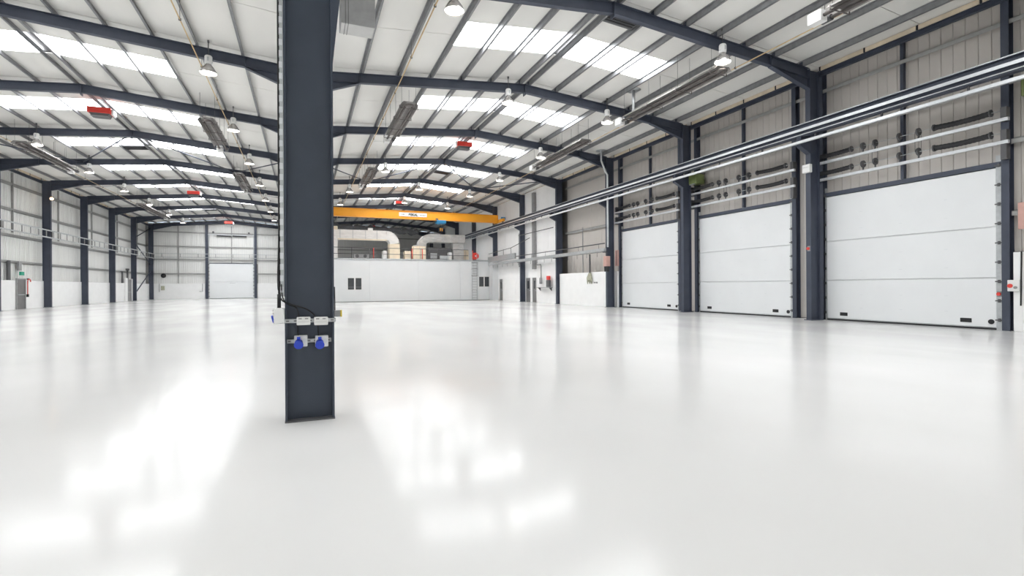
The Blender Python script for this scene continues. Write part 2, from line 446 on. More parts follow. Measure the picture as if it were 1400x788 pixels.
# valley gutter beam and valley columns
tag(MB().ibeam((XV, Y0, 9.55), (XV, Y1, 9.55), .4, .2).build('valley_beam', 'steel'), 'dark steel valley beam running between the two roof spans', 'beam')
def valley_column(y, label, half=.2388, fw=.21, group='valley columns'):
    t = thing('steel_column', label, 'column', (XV, y, 0), group)
    MB().box(XV-half+.018, XV+half-.018, y-.007, y+.007, .015, 9.36).build('web', 'steel_col', t)
    for s in (-1, 1):
        MB().box(XV+s*half, XV+s*(half-.018), y-fw/2, y+fw/2, .015, 9.36).build('flange', 'steel_col', t)
    MB().box(XV-half-.004, XV+half+.004, y-fw/2-.004, y+fw/2+.004, 0, .016).build('base_plate', 'grey_dark', t)
    return t
YC = 5.80
fc = valley_column(YC, 'big dark blue-grey steel column carrying the blue sockets', group='valley columns')
hz = MB().prism([(XV+.239, YC-.1, 3.75), (XV+.239, YC-.1, 7.3), (XV+.62, YC-.1, 7.3)], (0, .2, 0)).build('bracket_taper', 'steel_col', fc)
for k in (1, 3, 5, 7):
    valley_column(fr(k)-.3, f'dark steel valley column under the {nth(k)} frame from the end wall')

# ================================================================= LOADING DOORS
def sec_door(name, a, b, h, label, nb=9):
    # a: near y, b: far y, leaf on plane XD
    d = tag(MB().box(XD+.03, XD+.06, a, b, .02, h).build(name, 'door_white'), label, 'door', kind='structure')
    zs = [.05, 1.56, 3.09, h]
    for i in range(3):
        MB().bbox(XD-.02, XD+.03, a, b, zs[i]+(.012 if i else 0), zs[i+1]-.012, .014).build('door_panel', 'door_white', d)
    MB().bbox(XD-.035, XD+.02, a, b, 0.005, .052, .01).build('bottom_seal', 'rubber', d)
    MB().box(XD-.025, XD-.02, a+.01, b-.01, .06, .085).build('bottom_rail', 'galv', d)
    for yy, wd in ((a+.62, .30), (b-.82, .30)):
        hd = MB().bbox(XD-.035, XD-.018, yy, yy+wd, .19, .32, .008).build('step_handle', 'black', d)
        MB().box(XD-.037, XD-.034, yy+.05, yy+wd-.05, .235, .275).build('grip_slot', 'rubber', hd)
    MB().tube([(XD-.045, a+.13, .24), (XD-.018, a+.13, .24)], .075, 14).build('lock_knob', 'black', d)
    # printed hinge dots in rows
    for yy in (a+1.3, a+2.65, a+4.0):
        for z in (.5, 1.0, 1.9, 2.5, 3.5, 4.1):
            if z < h-.2: MB().box(XD-.023, XD-.018, yy-.05, yy+.05, z, z+.012).build('panel_fixing', 'galv_light', d)
    for y0, y1 in ((a-.155, a-.004), (b+.004, b+.055)):
        tr = MB().box(XD-.045, XD+.05, y0, y1, 0, h+.35).build('track', 'galv', d)
        for i in range(nb):
            z = .3 + i*(h-.25)/(nb-1)
            MB().box(XD-.085, XD-.045, y0+.01, y1+.015, z-.016, z+.016).box(XD-.075, XD-.05, (y0+y1)/2-.03, (y0+y1)/2+.03, z-.05, z+.05).build('roller_bracket', 'grey_dark', tr)
    return d
dd = ['white three-panel loading door flanked by the red push-button wall box', 'white three-panel loading door between the two other loading doors', 'white three-panel loading door beside the pink wall box']
for i, (a, b, h) in enumerate(DOORS): sec_door(f'door_{i+1}', a, b, h, dd[i])
def springs(a, b, label):
    x = 18.92; t = thing('spring_gear', label, 'door mechanism', (x, (a+b)/2, 5.5), 'spring gears above the loading doors')
    L = b - a
    for z in (6.18, 5.52):
        MB().bbox(x-.05, x+.05, a-.42, b+.5, z-.05, z+.05, .006).build('support_bar', 'galv_light', t)
        MB().tube([(x, a-.3, z+.27), (x, b+.4, z+.27)], .012, 6).build('shaft', 'galv', t)
        for y0, y1 in ((a+.02, a+1.45), (b-1.15, b+.25)):
            sp = MB()
            n = 26
            sp.tube([(x, y0+(y1-y0)*i/n, z+.27 - .03*math.sin(math.pi*i/n)) for i in range(n+1)], [.088 if i % 2 else .078 for i in range(n+1)], 12)
            so = sp.build('torsion_spring', 'rubber', t)
            for ye in (y0-.04, y1):
                MB().tube([(x, ye, z+.27), (x, ye+.04, z+.27)], .11, 12).build('end_cone', 'grey_dark', so)
        for f in (.36, .47, .62, .70):
            yy = a + L*f
            MB().tube([(x, yy-.03, z+.27), (x, yy+.03, z+.27)], .125, 14).box(x-.02, x+.02, yy-.02, yy+.02, z+.04, z+.2).build('cable_drum', 'grey_dark', t)
        MB().box(x-.04, x+.16, a-.38, a-.24, z-.5 if z < 6 else z-.05, z+.36).build('end_bracket', 'grey_dark', t)
        MB().box(x-.04, x+.16, b+.28, b+.40, z-.1, z+.36).build('end_bracket', 'grey_dark', t)
    for f in (.36, .62):
        yy = a + L*f
        for o in (-.09, .09): MB().tube([(x-.03, yy+o, 5.79), (x-.03, yy+o, 6.45)], .008, 5).build('chain', 'grey_dark', t)
    return t
sl = ['door springs and white bars over the loading door near the push-button box', 'door springs and white bars over the middle loading door', 'door springs and white bars over the loading door near the pink box']
for i, (a, b, h) in enumerate(DOORS): springs(a, b, sl[i])
# gable door
def gable_door():
    a, b, h = DG; yv = Y1 - .12
    d = tag(MB().box(a, b, yv+.04, yv+.06, .02, h).build('door_4', 'door_white'), 'white two-panel loading door in the gable wall', 'door', kind='structure')
    for z0, z1 in ((.05, 2.3), (2.32, h)): MB().bbox(a, b, yv-.02, yv+.04, z0, z1, .014).build('door_panel', 'door_white', d)
    MB().box(a, b, yv-.03, yv, 0, .05).build('bottom_seal', 'rubber', d)
    MB().box(-9.5, -8.8, yv-.028, yv-.02, 2.1, 2.13).build('pull_rope', 'grey_mid', d)
    MB().box(a, b, yv-.04, yv+.06, h, h+.1).build('door_head', 'steel', d)
    for x in (a-.06, b+.06):
        tr = MB().box(x-.06, x+.06, yv-.05, yv+.05, 0, 8.9).build('track', 'galv', d)
        for i in range(10): MB().box(x-.09, x+.09, yv-.08, yv-.05, .3+i*.48, .36+i*.48).build('roller_bracket', 'grey_dark', tr)
    for x in (a-.3, b+.3):
        MB().ibeam((x, yv-.08, 0), (x, yv-.08, rtop(x)-.05), .3, .3, up=(0, 1, 0)).build('wall_post', 'steel', w_e)
    t = thing('spring_gear', 'door springs and white bar over the gable wall door', 'door mechanism', (-9.25, yv-.1, 8.3), 'spring gears above the loading doors')
    MB().bbox(a-.3, b+.3, yv-.2, yv-.1, 8.62, 8.72, .006).build('support_bar', 'galv_light', t)
    for x0, x1 in ((a+.9, a+2.6), (b-2.5, b-.8)): MB().tube([(x0, yv-.2, 8.55), (x1, yv-.2, 8.5)], .08, 10).build('torsion_spring', 'rubber', t)
    for x in (a+.5, b-.5): MB().tube([(x, yv-.25, 9.0), (x, yv-.12, 9.0)], .13, 12).build('cable_drum', 'grey_dark', t)
gable_door()

# ================================================================= CRANE AND RUNWAY
XB = 17.92
def runway():
    t = thing('crane_runway', 'long dark runway beam with silver rail along the loading-door wall', 'crane rail', (XB, 30, 7.1))
    MB().ibeam((XB, Y0+.2, 7.36), (XB, 60.5, 7.36), .46, .22).build('runway_beam', 'steel', t)
    MB().bbox(XB-.03, XB+.03, Y0+.2, 60.5, 7.59, 7.65, .005).build('crane_rail', 'galv', t)
    MB().bbox(XB-.118, XB-.10, Y0+.2, 60.5, 7.33, 7.43, .004).build('conductor_strip', 'galv_light', t)
    MB().tube([(XB-.28, Y0+.2, 7.14), (XB-.28, 60.0, 7.14)], .016, 6).build('cable', 'galv_light', t)
    MB().bbox(XB-.36, XB-.27, Y0+.2, 58.0, 6.80, 6.90, .006).build('busbar_channel', 'galv_light', t)
    y = 6.3
    while y < 58:
        MB().box(XB-.34, XB+.02, y-.03, y+.03, 6.90, 6.925).box(XB-.02, XB+.02, y-.03, y+.03, 6.90, 7.14).build('hanger_bracket', 'grey_dark', t); y += 2.4
    for k in range(-1, 6):
        MB().prism([(XB-.14, fr(k)-.1, 7.13), (XV+IN+.01, fr(k)-.1, 7.13), (XV+IN+.01, fr(k)-.1, 6.5), (XB-.14, fr(k)-.1, 6.75)], (0, .2, 0)).build('column_bracket', 'steel', t)
    # matching rail on the valley columns
    t2 = thing('crane_runway', 'runway beam fixed to the valley columns beneath the crane', 'crane rail', (.75, 40, 7.1))
    MB().ibeam((.75, fr(2)+2, 7.36), (.75, 60.5, 7.36), .46, .22).build('runway_beam', 'steel', t2)
    MB().bbox(.72, .78, fr(2)+2, 60.5, 7.59, 7.65, .005).build('crane_rail', 'galv', t2)
    for k in (3, 5): MB().box(XV+.24, .86, fr(k)-.4, fr(k)-.2, 6.9, 7.13).build('column_bracket', 'steel', t2)
runway()
def crane():
    y = 47.3
    t = thing('overhead_crane', 'orange overhead travelling crane spanning towards the loading-door wall', 'crane', (9.3, y, 7.65))
    MB().bbox(.6, 17.75, y-.2, y+.2, 7.72, 8.43, .012).box(.6, 17.75, y-.26, y+.26, 8.43, 8.45).box(.6, 17.75, y-.26, y+.26, 7.70, 7.72).build('girder', 'orange', t)
    for x in (.75, XB):
        ec = MB().bbox(x-.12, x+.12, y-1.3, y+1.3, 7.74, 8.02, .02).build('end_carriage', 'orange', t)
        for yy in (y-1.0, y+1.0): MB().tube([(x-.07, yy, 7.76), (x+.07, yy, 7.76)], .115, 14).build('wheel', 'grey_dark', ec)
    MB().tube([(XB+.05, y-.5, 8.12), (XB+.45, y-.5, 8.12)], .14, 12).build('travel_motor', 'blue_hoist', t)
    MB().bbox(8.05, 10.62, y-.222, y-.205, 7.92, 8.27, .004).build('name_board', 'white_box', t)
    text('BEKAL', .30, 'board_lettering', 'ink', t, (9.35, y-.226, 8.09), (math.pi/2, 0, 0), .012)
    for i, (x0, x1) in enumerate(((8.28, 8.34), (8.38, 8.54), (9.98, 10.10), (10.13, 10.20), (10.23, 10.38), (10.41, 10.5))):
        MB().box(x0, x1, y-.228, y-.222, 8.03 if i > 1 else 8.05, 8.11 if i > 1 else 8.15).build('board_small_print', 'ink_grey', t)
    h = MB().bbox(11.55, 12.45, y-.34, y-.22, 7.42, 7.70, .02).bbox(11.55, 12.45, y+.22, y+.34, 7.42, 7.70, .02).bbox(11.6, 12.4, y-.3, y+.3, 7.36, 7.64, .03).build('hoist', 'blue_hoist', t)
    MB().box(11.45, 11.7, y-.24, y-.21, 7.6, 7.86).build('trolley_plate', 'grey_dark', t)
    MB().tube([(12.0, y, 7.4), (12.0, y, 7.0)], .02, 6).build('hook_rope', 'grey_dark', t)
    hk = MB().bbox(11.78, 12.22, y-.16, y+.16, 6.62, 7.02, .03).build('hook_block', 'black', t)
    for x in (11.88, 12.06): MB().box(x, x+.07, y-.165, y-.16, 6.68, 6.98).build('warning_stripe', 'orange', hk)
    MB().tube([(12.0, y, 6.62), (12.0, y, 6.5), (12.06, y, 6.42), (12.0, y, 6.36), (11.93, y, 6.42)], .025, 7).build('hook', 'grey_dark', hk)
crane()

# ================================================================= HIGH-BAY LAMPS
lamp0 = None
def lamp(x, y, z, label):
    global lamp0
    ztop = rtop(x) - .36
    if lamp0 is None:
        t = thing('high_bay_lamp', label, 'lamp', (x, y, z), 'high-bay lamps under the roof')
        c = Vector((x, y, z))
        MB().lathe([(.275, 0), (.285, .012), (.24, .12), (.16, .24), (.105, .30), (.10, .33), (0, .33)], c, 22).build('reflector', 'reflector', t)
        MB().lathe([(0, .02), (.268, .02)], c, 22).build('lens', 'lamp_glow', t)
        hs = MB().lathe([(0, .33), (.11, .33), (.125, .36), (.125, .60), (.10, .64), (0, .64)], c, 16).build('gear_housing', 'white_box', t)
        MB().box(x-.135, x+.135, y-.02, y+.02, z+.40, z+.43).box(x-.03, x+.03, y-.13, y-.12, z+.42, z+.56).build('bracket', 'galv', hs)
        hk = MB().tube([(0, 0, 0), (0, 0, 1)], .016, 6).box(-.03, .03, -.03, .03, .86, 1).build('hook', 'grey_dark'); hk.parent = t; hk.location = (0, 0, .63)
        hk.scale.z = rtop(x) + PD - .008 - z - .63
        lamp0 = t; return t
    c = copy_tree(lamp0); c.location = (x, y, z); c['label'] = label
    for ch in c.children:
        if ch.name.startswith('hook'): ch.scale.z = rtop(x) + PD - .008 - z - .63
    return c
ROWS = [('loading-door row', 1, [(988, 68, 0), (830, 158, 1), (739, 208, 2), (683, 240, 3), (642, 261, 4), (612, 284, 5)]),
        ('crane ridge row', 1, [(695, 130, 1), (527, 230, 3), (573, 257, 4), (553, 276, 5)]),
        ('crane valley row', 1, [(621, 2, 0), (478, 263, 4), (465, 278, 5)]),
        ('craneless valley row', -1, [(285, 93, 1), (319, 172, 2), (341, 217, 3), (355, 248, 4), (363, 268, 5), (370, 284, 6), (375, 293, 7)]),
        ('plain wall row', -1, [(50, 195, 3), (122, 234, 4), (170, 258, 5), (204, 278, 6), (250, 300, 8), (231, 286, 7)]),
        ]
for nm, sd, pts in ROWS:
    for u, v, k in pts:
        zz = 9.42; p = at(u, v, z=zz)
        if abs(p.y - (fr(k)-.3)) > .1:                          # hang just in front of its frame
            p = at(u, v, y=fr(k)-.3)
        p.z = min(p.z, rtop(p.x) - 1.0); p.z = max(p.z, 8.6)
        lamp(p.x, p.y, p.z, f'white high-bay lamp under the {nth(k)} frame from the end wall, {nm}')

# ================================================================= RADIANT HEATERS, GAS PIPES, ROOF FITTINGS
def heater(x, ya, yb, label, z=9.05, burner_far=True):
    t = thing('radiant_heater', label, 'heater', (x, (ya+yb)/2, z), 'radiant tube heaters under the roof')
    for o in (-.16, .16): MB().tube([(x+o, ya, z), (x+o, yb, z)], .05, 10).build('tube', 'heater', t)
    MB().tube([(x-.16, ya, z)] + [(x+.16*math.sin(a), ya-.16*math.cos(a), z) for a in [(-.5+i/8)*math.pi for i in range(9)]] + [(x+.16, ya, z)], .05, 10).build('return_bend', 'heater', t)
    rf = MB()
    P = [(-.38, .02), (-.26, .15), (.26, .15), (.38, .02), (.365, .02), (.25, .135), (-.25, .135), (-.365, .02)]
    rf.prism([(x+a, ya-.1, z+b) for a, b in P], (0, yb-ya-.1, 0)); rf.build('reflector_hood', 'hood', t)
    n = max(2, int((yb-ya)/1.6))
    for i in range(n+1):
        yy = ya + .15 + (yb-ya-.5)*i/n
        MB().box(x-.4, x+.4, yy-.015, yy+.015, z-.07, z-.05).box(x-.4, x-.38, yy-.015, yy+.015, z-.07, z+.05).box(x+.38, x+.4, yy-.015, yy+.015, z-.07, z+.05).build('cradle', 'heater', t)
        for o in (-.3, .3): MB().tube([(x+o, yy, z+.1), (x+o, yy, rtop(x+o)+.19)], .006, 5).build('hanger_wire', 'grey_dark', t)
    ye = yb if burner_far else ya
    MB().bbox(x-.30, x-.02, ye, ye+.42, z-.16, z+.16, .015).build('burner_box', 'white_box', t)
    MB().tube([(x+.16, ye, z), (x+.16, ye+.3, z)], .09, 12).build('fan_housing', 'grey_dark', t)
    return t
def heat(u0, v0, u1, v1, z, label, x=None):
    a = at(u0, v0, z=z); b = at(u1, v1, z=z)
    heater(x or (a.x+b.x)/2, min(a.y, b.y), max(a.y, b.y), label, z)
heater(13.85, 4.6, at(1140, 12, z=9.3).y, 'radiant heater with white burner box, first bay of the loading-door row', 9.05)
heat(988, 98, 856, 166, 9.05, 'radiant heater above the middle loading door', 13.85)
heat(795, 194, 732, 229, 9.05, 'radiant heater above the blank bay after the loading doors', 13.85)
heat(560, 145, 536, 190, 9.05, 'radiant heater beside the valley in the crane span, between lamps', 4.15)
heat(505, 232, 490, 254, 9.05, 'short-looking radiant heater by the valley, before the crane', 4.15)
heat(285, 166, 316, 204, 9.05, 'radiant heater beside the valley in the span without crane', -4.1)
heat(337, 240, 350, 262, 9.05, 'radiant heater by the valley, further towards the gable door', -4.1)
heat(40, 198, 95, 233, 9.05, 'radiant heater beside the plain side wall', -13.8)
heat(188, 280, 215, 298, 9.05, 'radiant heater by the plain side wall, close to the gable', -13.8)
def gas_pipe(x, label, y0=Y0+.1, y1=66.):
    t = thing('gas_pipe', label, 'pipe', (x, 20, rtop(x)-.46), 'gas pipes under the roof')
    z = rtop(x) - .46
    MB().tube([(x, y0, z), (x, y1, z)], .021, 8).build('pipe_run', 'gas', t)
    y = 7.5
    while y < y1:
        MB().tube([(x, y, z), (x, y, rtop(x)+.19)], .008, 5).box(x-.035, x+.035, y-.02, y+.02, z-.035, z+.035).build('pipe_hanger', 'grey_dark', t); y += 3.6
gas_pipe(15.2, 'ochre gas pipe under the roof, loading-door side')
gas_pipe(3.6, 'ochre gas pipe by the valley, crane span')
gas_pipe(-3.5, 'ochre gas pipe by the valley, span without crane')
gas_pipe(-15.1, 'ochre gas pipe under the roof, plain wall side')
def fan(u, v, x, label, wd=.95):
    p = at(u, v, x=x)
    z = p.z; y = p.y
    t = thing('recirculation_fan', label, 'fan unit', (x, y, z), 'red fan units under the ridges')
    MB().bbox(x-wd/2, x+wd/2, y-.3, y+.3, z-.02, z+.26, .02).build('casing', 'red', t)
    lv = MB().prism([(x-wd/2+.06, y-.26, z-.02), (x+wd/2-.06, y-.26, z-.02), (x+wd/2-.16, y-.2, z-.16), (x-wd/2+.16, y-.2, z-.16)], (0, .46, 0)).build('outlet', 'grey_dark', t)
    for i in range(4): MB().box(x-wd/2+.12, x+wd/2-.12, y-.275+i*.13, y-.25+i*.13, z-.18, z-.15).build('louvre', 'grey_mid', lv)
    MB().bbox(x+(wd/2 if x < 0 else -wd/2-.1), x+(wd/2+.1 if x < 0 else -wd/2), y-.24, y+.24, z-.08, z+.22, .03).build('end_panel', 'white_box', t)
    for o in (-.35, .35): MB().tube([(x+o, y, z+.26), (x+o, y, rtop(x+o)+.19)], .008, 5).build('drop_rod', 'grey_dark', t)
fan(138, 156, XL+.05, 'red fan unit under the ridge of the span without crane, largest')
fan(265, 266, XL+.05, 'red fan unit midway along the span without crane')
fan(313, 306, XL+.05, 'red fan unit above the gable door')
fan(634, 201, XR-.1, 'red fan unit under the crane span ridge, well before the crane')
fan(547, 279, XR-.1, 'red fan unit just above the orange crane girder')
fan(508, 311, XR-.1, 'red fan unit showing above the silver duct')
def roof_vent(k, xr, sg, f, label):
    y = fr(k) + f*B; d0, d1 = PO[0]+.06, PO[1]-.03
    t = thing('roof_vent', label, 'vent', (xr+sg*(d0+d1)/2, y, RT), 'dark louvred roof vents')
    m = MB(); slab(m, xr, sg, d0, d1, y, y+1.0, .05, -.10); fm = m.build('frame', 'grey_dark', t)
    for i in range(6):
        m = MB(); slab(m, xr, sg, d0+.08, d1-.08, y+.1+i*.14, y+.17+i*.14, .02, -.125); m.build('slat', 'black', fm)
    m = MB(); slab(m, xr, sg, d0, d1, y+.02, y+.98, .10, -.10+.05); m.build('upstand', 'grey_dark', t)
roof_vent(0, XR, 1, .03, 'dark louvred vent beside the second rafter over the middle loading door')
roof_vent(3, XR, 1, .55, 'dark louvred vent at the ridge before the bracing, crane span')
roof_vent(3, XL, -1, .55, 'dark louvred vent at the ridge, span without crane')
roof_vent(7, XL, -1, .55, 'dark louvred vent at the ridge closest to the gable door')
# roof bracing, one zig-zag per span
for xs, nm, xq in ((1, 'crane span', XR), (-1, 'span without crane', XL)):
    pts = [(XV+xs*.6, 3), (XV+xs*4.75, 4), (xq, 3), (XV+xs*13.9, 4), (XV+xs*17.8, 3)]
    t = thing('roof_bracing', f'zig-zag steel bracing rods under the roof of the {nm}', 'bracing', (xq, fr(3.5), 9.9), 'roof bracing')
    for (xa, ka), (xb, kb) in zip(pts, pts[1:]):
        MB().tube([(xa, fr(ka), rtop(xa)-.2), (xb, fr(kb), rtop(xb)-.2)], .04, 8).build('rod', 'steel', t)
    tag(MB().tube([(XV+xs*.5, fr(5)+.35, rtop(XV+xs*.5)-.5), (xq, fr(5)+.35, RT-.32), (XV+xs*17.9, fr(5)+.35, rtop(XV+xs*17.9)-.5)], .035, 8).build('conduit', 'galv_light'), f'pale conduit following the fifth frame, {nm}', 'pipe', 'pale conduits along rafters')
# wall bracing in the last bay of the plain side wall
t = thing('wall_bracing', 'crossed steel bracing in the last bay of the plain wall', 'bracing', (-18.6, fr(8.5), 4))
for (ya, za), (yb, zb) in (((fr(8)+.1, .6), (fr(9)-.1, 3.6)), ((fr(9)-.1, 4.6), (fr(8)+.1, 7.0)), ((fr(8)+.1, 7.3), (fr(9)-.1, 9.2))):
    MB().tube([(-18.5, ya, za), (-18.5, yb, zb)], .06, 8).build('brace', 'steel', t)
# suspended cabinet close to the big column
def air_unit():
    y0 = 13.0; z0 = 8.62
    a = at(466, 30, y=y0); b = at(513, 35, y=y0); z0 = a.z
    t = thing('suspended_air_unit', 'grey suspended air unit hanging beside the big column', 'air unit', ((a.x+b.x)/2, y0, z0))
    MB().bbox(a.x, b.x, y0, y0+.6, z0, z0+1.15, .012).build('cabinet', 'grey_mid', t)
    MB().box(a.x+.02, b.x-.02, y0+.02, y0+.58, z0-.006, z0).build('underside_lit', 'grey_bounce_lit', t)  # paler than the cabinet: light bounced off the floor is put into the colour
    for o in (.1, .17): MB().box(a.x+o, a.x+o+.012, y0-.004, y0+.6, z0-.012, z0+.9).build('seam_strip', 'grey_dark', t)
    for x in (a.x+.1, b.x-.1): MB().tube([(x, y0+.3, z0+1.15), (x, y0+.3, rtop(x)+.15)], .015, 6).build('drop_rod', 'grey_dark', t)
air_unit()
# round flue pipes through the roof near the loading doors
for u, v, nm in ((866, 132, 'above the middle loading door'), (822, 206, 'bending towards the column by the pink box')):
    p = at(u, v, z=10.1)
    t = thing('flue_pipe', f'pale flue pipe with flat roof collar {nm}', 'pipe', (p.x, p.y, 9.3), 'flue pipes')
    zt = rtop(p.x) + .195
    MB().lathe([(0, -.02), (.34, -.02), (.34, .0), (0, .0)], (p.x, p.y, zt), 20).build('roof_collar', 'galv', t)
    pts = [(p.x, p.y, zt), (p.x, p.y, 9.35)]
    if '822' == str(u):
        pts = [(p.x, p.y, zt), (p.x, p.y, 9.45), (17.95, fr(2)-.45, 8.75), (18.1, fr(2)-.45, 8.55), (18.1, fr(2)-.45, 3.9)]
    MB().tube(pts, .06, 10).build('pipe', 'galv_light', t)

# ================================================================= THINGS ON THE BIG COLUMN
YW = YC - .007
def col_item(u, v, y=None): return at(u, v, y=y if y is not None else YW)
def strut(u0, u1, v, label, yv):
    a, b = at(u0, v, y=yv), at(u1, v, y=yv)
    z = (a.z+b.z)/2; m = MB()
    m.box(a.x, b.x, yv, yv+.008, z-.021, z+.021).box(a.x, b.x, yv, yv+.02, z+.018, z+.021).box(a.x, b.x, yv, yv+.02, z-.021, z-.018)
    t = thing('strut_channel', label, 'bracket', ((a.x+b.x)/2, yv, z), 'slotted channels on the big column')
    m.build('channel', 'galv', t)
    n = 7
    for i in range(n):
        x = a.x + (b.x-a.x)*(i+.5)/n
        MB().box(x-.014, x+.014, yv-.001, yv, z-.006, z+.006).build('slot', 'grey_dark', t)
YF = YC - .105 - .022
strut(388, 459, 438.5, 'slotted steel channel carrying two white switch boxes', YF)
strut(391, 453, 466.0, 'slotted steel channel carrying the two blue sockets', YC - .03)
def wbox(u0, v0, u1, v1, yf, dep, name, label, cat, group, m='white_box'):
    a, b = at(u0, v0, y=yf), at(u1, v1, y=yf)
    t = thing(name, label, cat, ((a.x+b.x)/2, yf+dep, min(a.z, b.z)), group)
    MB().bbox(a.x, b.x, yf, yf+dep, b.z, a.z, .006).build('box', m, t)
    return t, a, b
for (u0, u1), nm in (((405.5, 424.5), 'toward the cable tray'), ((429.5, 448.5), 'toward the yellow-capped unit')):
    t, a, b = wbox(u0, 434, u1, 444.5, YF-.062, .06, 'switch_box', f'white twin switch box on the upper channel, {nm}', 'switch box', 'boxes on the big column')
    for f in (.25, .72):
        x = a.x + (b.x-a.x)*f; MB().bbox(x-.016, x+.016, YF-.072, YF-.062, a.z-.022, a.z-.010, .003).build('rocker', 'grey_mid', t)
    MB().box(a.x+.01, b.x-.01, YF-.064, YF-.062, b.z+.033, b.z+.035).build('lid_seam', 'grey_mid', t)
YS = YC - .03
for (u0, u1), nm in (((402, 420.5), 'next to the cable tray'), ((431, 449), 'next to the column edge')):
    t, a, b = wbox(u0, 459.5, u1, 474, YS-.07, .068, 'socket_outlet', f'white socket box with round blue cap, {nm}', 'socket', 'boxes on the big column')
    cx = a.x + (b.x-a.x)*.34; cz = (a.z+b.z)/2 - .012
    cp = MB().tube([(cx, YS-.12, cz-.02), (cx, YS-.07, cz)], [.042, .039], 18).build('socket_cap', 'blue', t)
    MB().tube([(cx, YS-.126, cz-.022), (cx, YS-.119, cz-.02)], .045, 18).box(cx-.016, cx+.016, YS-.125, YS-.075, cz+.035, cz+.06).build('cap_rim', 'blue', cp)
    MB().tube([(a.x+(b.x-a.x)*.78, YS-.076, (a.z+b.z)/2+.005), (a.x+(b.x-a.x)*.78, YS-.069, (a.z+b.z)/2+.005)], .022, 14).build('lock_disc', 'galv_light', t)
def cable(pts, r, label):
    P = [Vector(p) for p in pts]; q = []
    for i in range(len(P)-1):
        p0, p1, p2, p3 = P[max(i-1, 0)], P[i], P[i+1], P[min(i+2, len(P)-1)]
        for s in range(6):
            f = s/6; q.append(.5*((2*p1)+(p2-p0)*f+(2*p0-5*p1+4*p2-p3)*f*f+(3*p1-p0-3*p2+p3)*f**3))
    q.append(P[-1]); return tag(MB().tube(q, r, 7).build('power_cable', 'black'), label, 'cable', 'cables on the big column')
xl = XV - .2388
cable([at(383, 250, y=YC-.02), at(381, 330, y=YC-.06), at(380, 390, y=YC-.10), at(385, 410, y=YF-.03), at(400, 417, y=YC-.05), at(417, 422, y=YC-.03), at(428, 429, y=YC-.05), at(431, 434.5, y=YF-.03)], .007, 'black cable looping from the tray to a white switch box')
cable([at(384.5, 380, y=YC-.04), at(386, 405, y=YF-.03), at(393, 416, y=YC-.05), at(405, 421, y=YC-.03), at(409, 434.5, y=YF-.03)], .006, 'thinner black cable beside the cable tray')
for (ua, ub), nm in (((407, 408), 'toward the cable tray'), ((435, 436), 'toward the column edge')):
    cable([at(ua, 444.5, y=YF-.03), at(ua, 452, y=YC-.06), at(ub, 460, y=YS-.03)], .006, f'short black cable between switch box and socket, {nm}')
# cable tray up the side of the column
def tray():
    x1 = xl - .003; yv = YC - .02
    t = thing('cable_tray', 'perforated steel cable tray running up the big column', 'cable tray', (x1, yv, 1.5))
    for y0 in (yv-.075, yv+.069): MB().box(x1-.035, x1, y0, y0+.006, 1.30, 9.2).build('side_flange', 'galv', t)
    MB().box(x1-.006, x1, yv-.07, yv+.07, 1.30, 9.2).build('bed', 'grey_mid', t)
    z = 1.34
    while z < 5.0:
        MB().box(x1-.038, x1-.006, yv-.077, yv+.0, z, z+.06).build('rung', 'galv_light', t); z += .115
    MB().tube([(x1-.045, yv-.03, 1.25), (x1-.045, yv-.03, 9.0)], .012, 7).build('tray_cable', 'black', t)
tray()
# white box with blue socket on the tray side, grey box with yellow end on the other flange
a, b = at(374, 421.5, y=YF), at(387, 443, y=YF)
t = thing('socket_outlet', 'white socket box with side-facing blue cap under the cable tray', 'socket', ((a.x+b.x)/2, YF, b.z), 'boxes on the big column')
MB().bbox(a.x, xl-.002, YF-.02, YF+.10, b.z, a.z, .012).build('box', 'white_box', t)
MB().tube([(a.x-.016, YF+.03, b.z+.045), (a.x+.002, YF+.03, b.z+.05)], .04, 16).build('socket_cap', 'blue', t)
for i in range(4): MB().box(a.x-.008, a.x, YF, YF+.05, a.z-.03-i*.03, a.z-.018-i*.03).build('vent_rib', 'grey_mid', t)
MB().tube([(a.x+.05, YF+.03, a.z), (a.x+.05, YF+.03, a.z+.14)], .018, 8).build('gland_tube', 'black', t)
a, b = at(457.5, 424.5, y=YF+.06), at(467.5, 433, y=YF+.06)
t = thing('limit_switch', 'small grey unit with yellow cap on the column flange', 'switch box', ((a.x+b.x)/2, YC, b.z), 'boxes on the big column')
MB().bbox(XV+.239, b.x-.016, YC-.08, YC-.02, b.z, a.z, .005).build('box', 'grey_mid', t)
MB().bbox(b.x-.016, b.x, YC-.082, YC-.018, b.z-.002, a.z+.002, .004).build('cap', 'yellow', t)
MB().tube([(XV+.25, YC-.05, a.z), (XV+.246, YC-.05, a.z+.25)], .006, 6).build('lead', 'black', t)

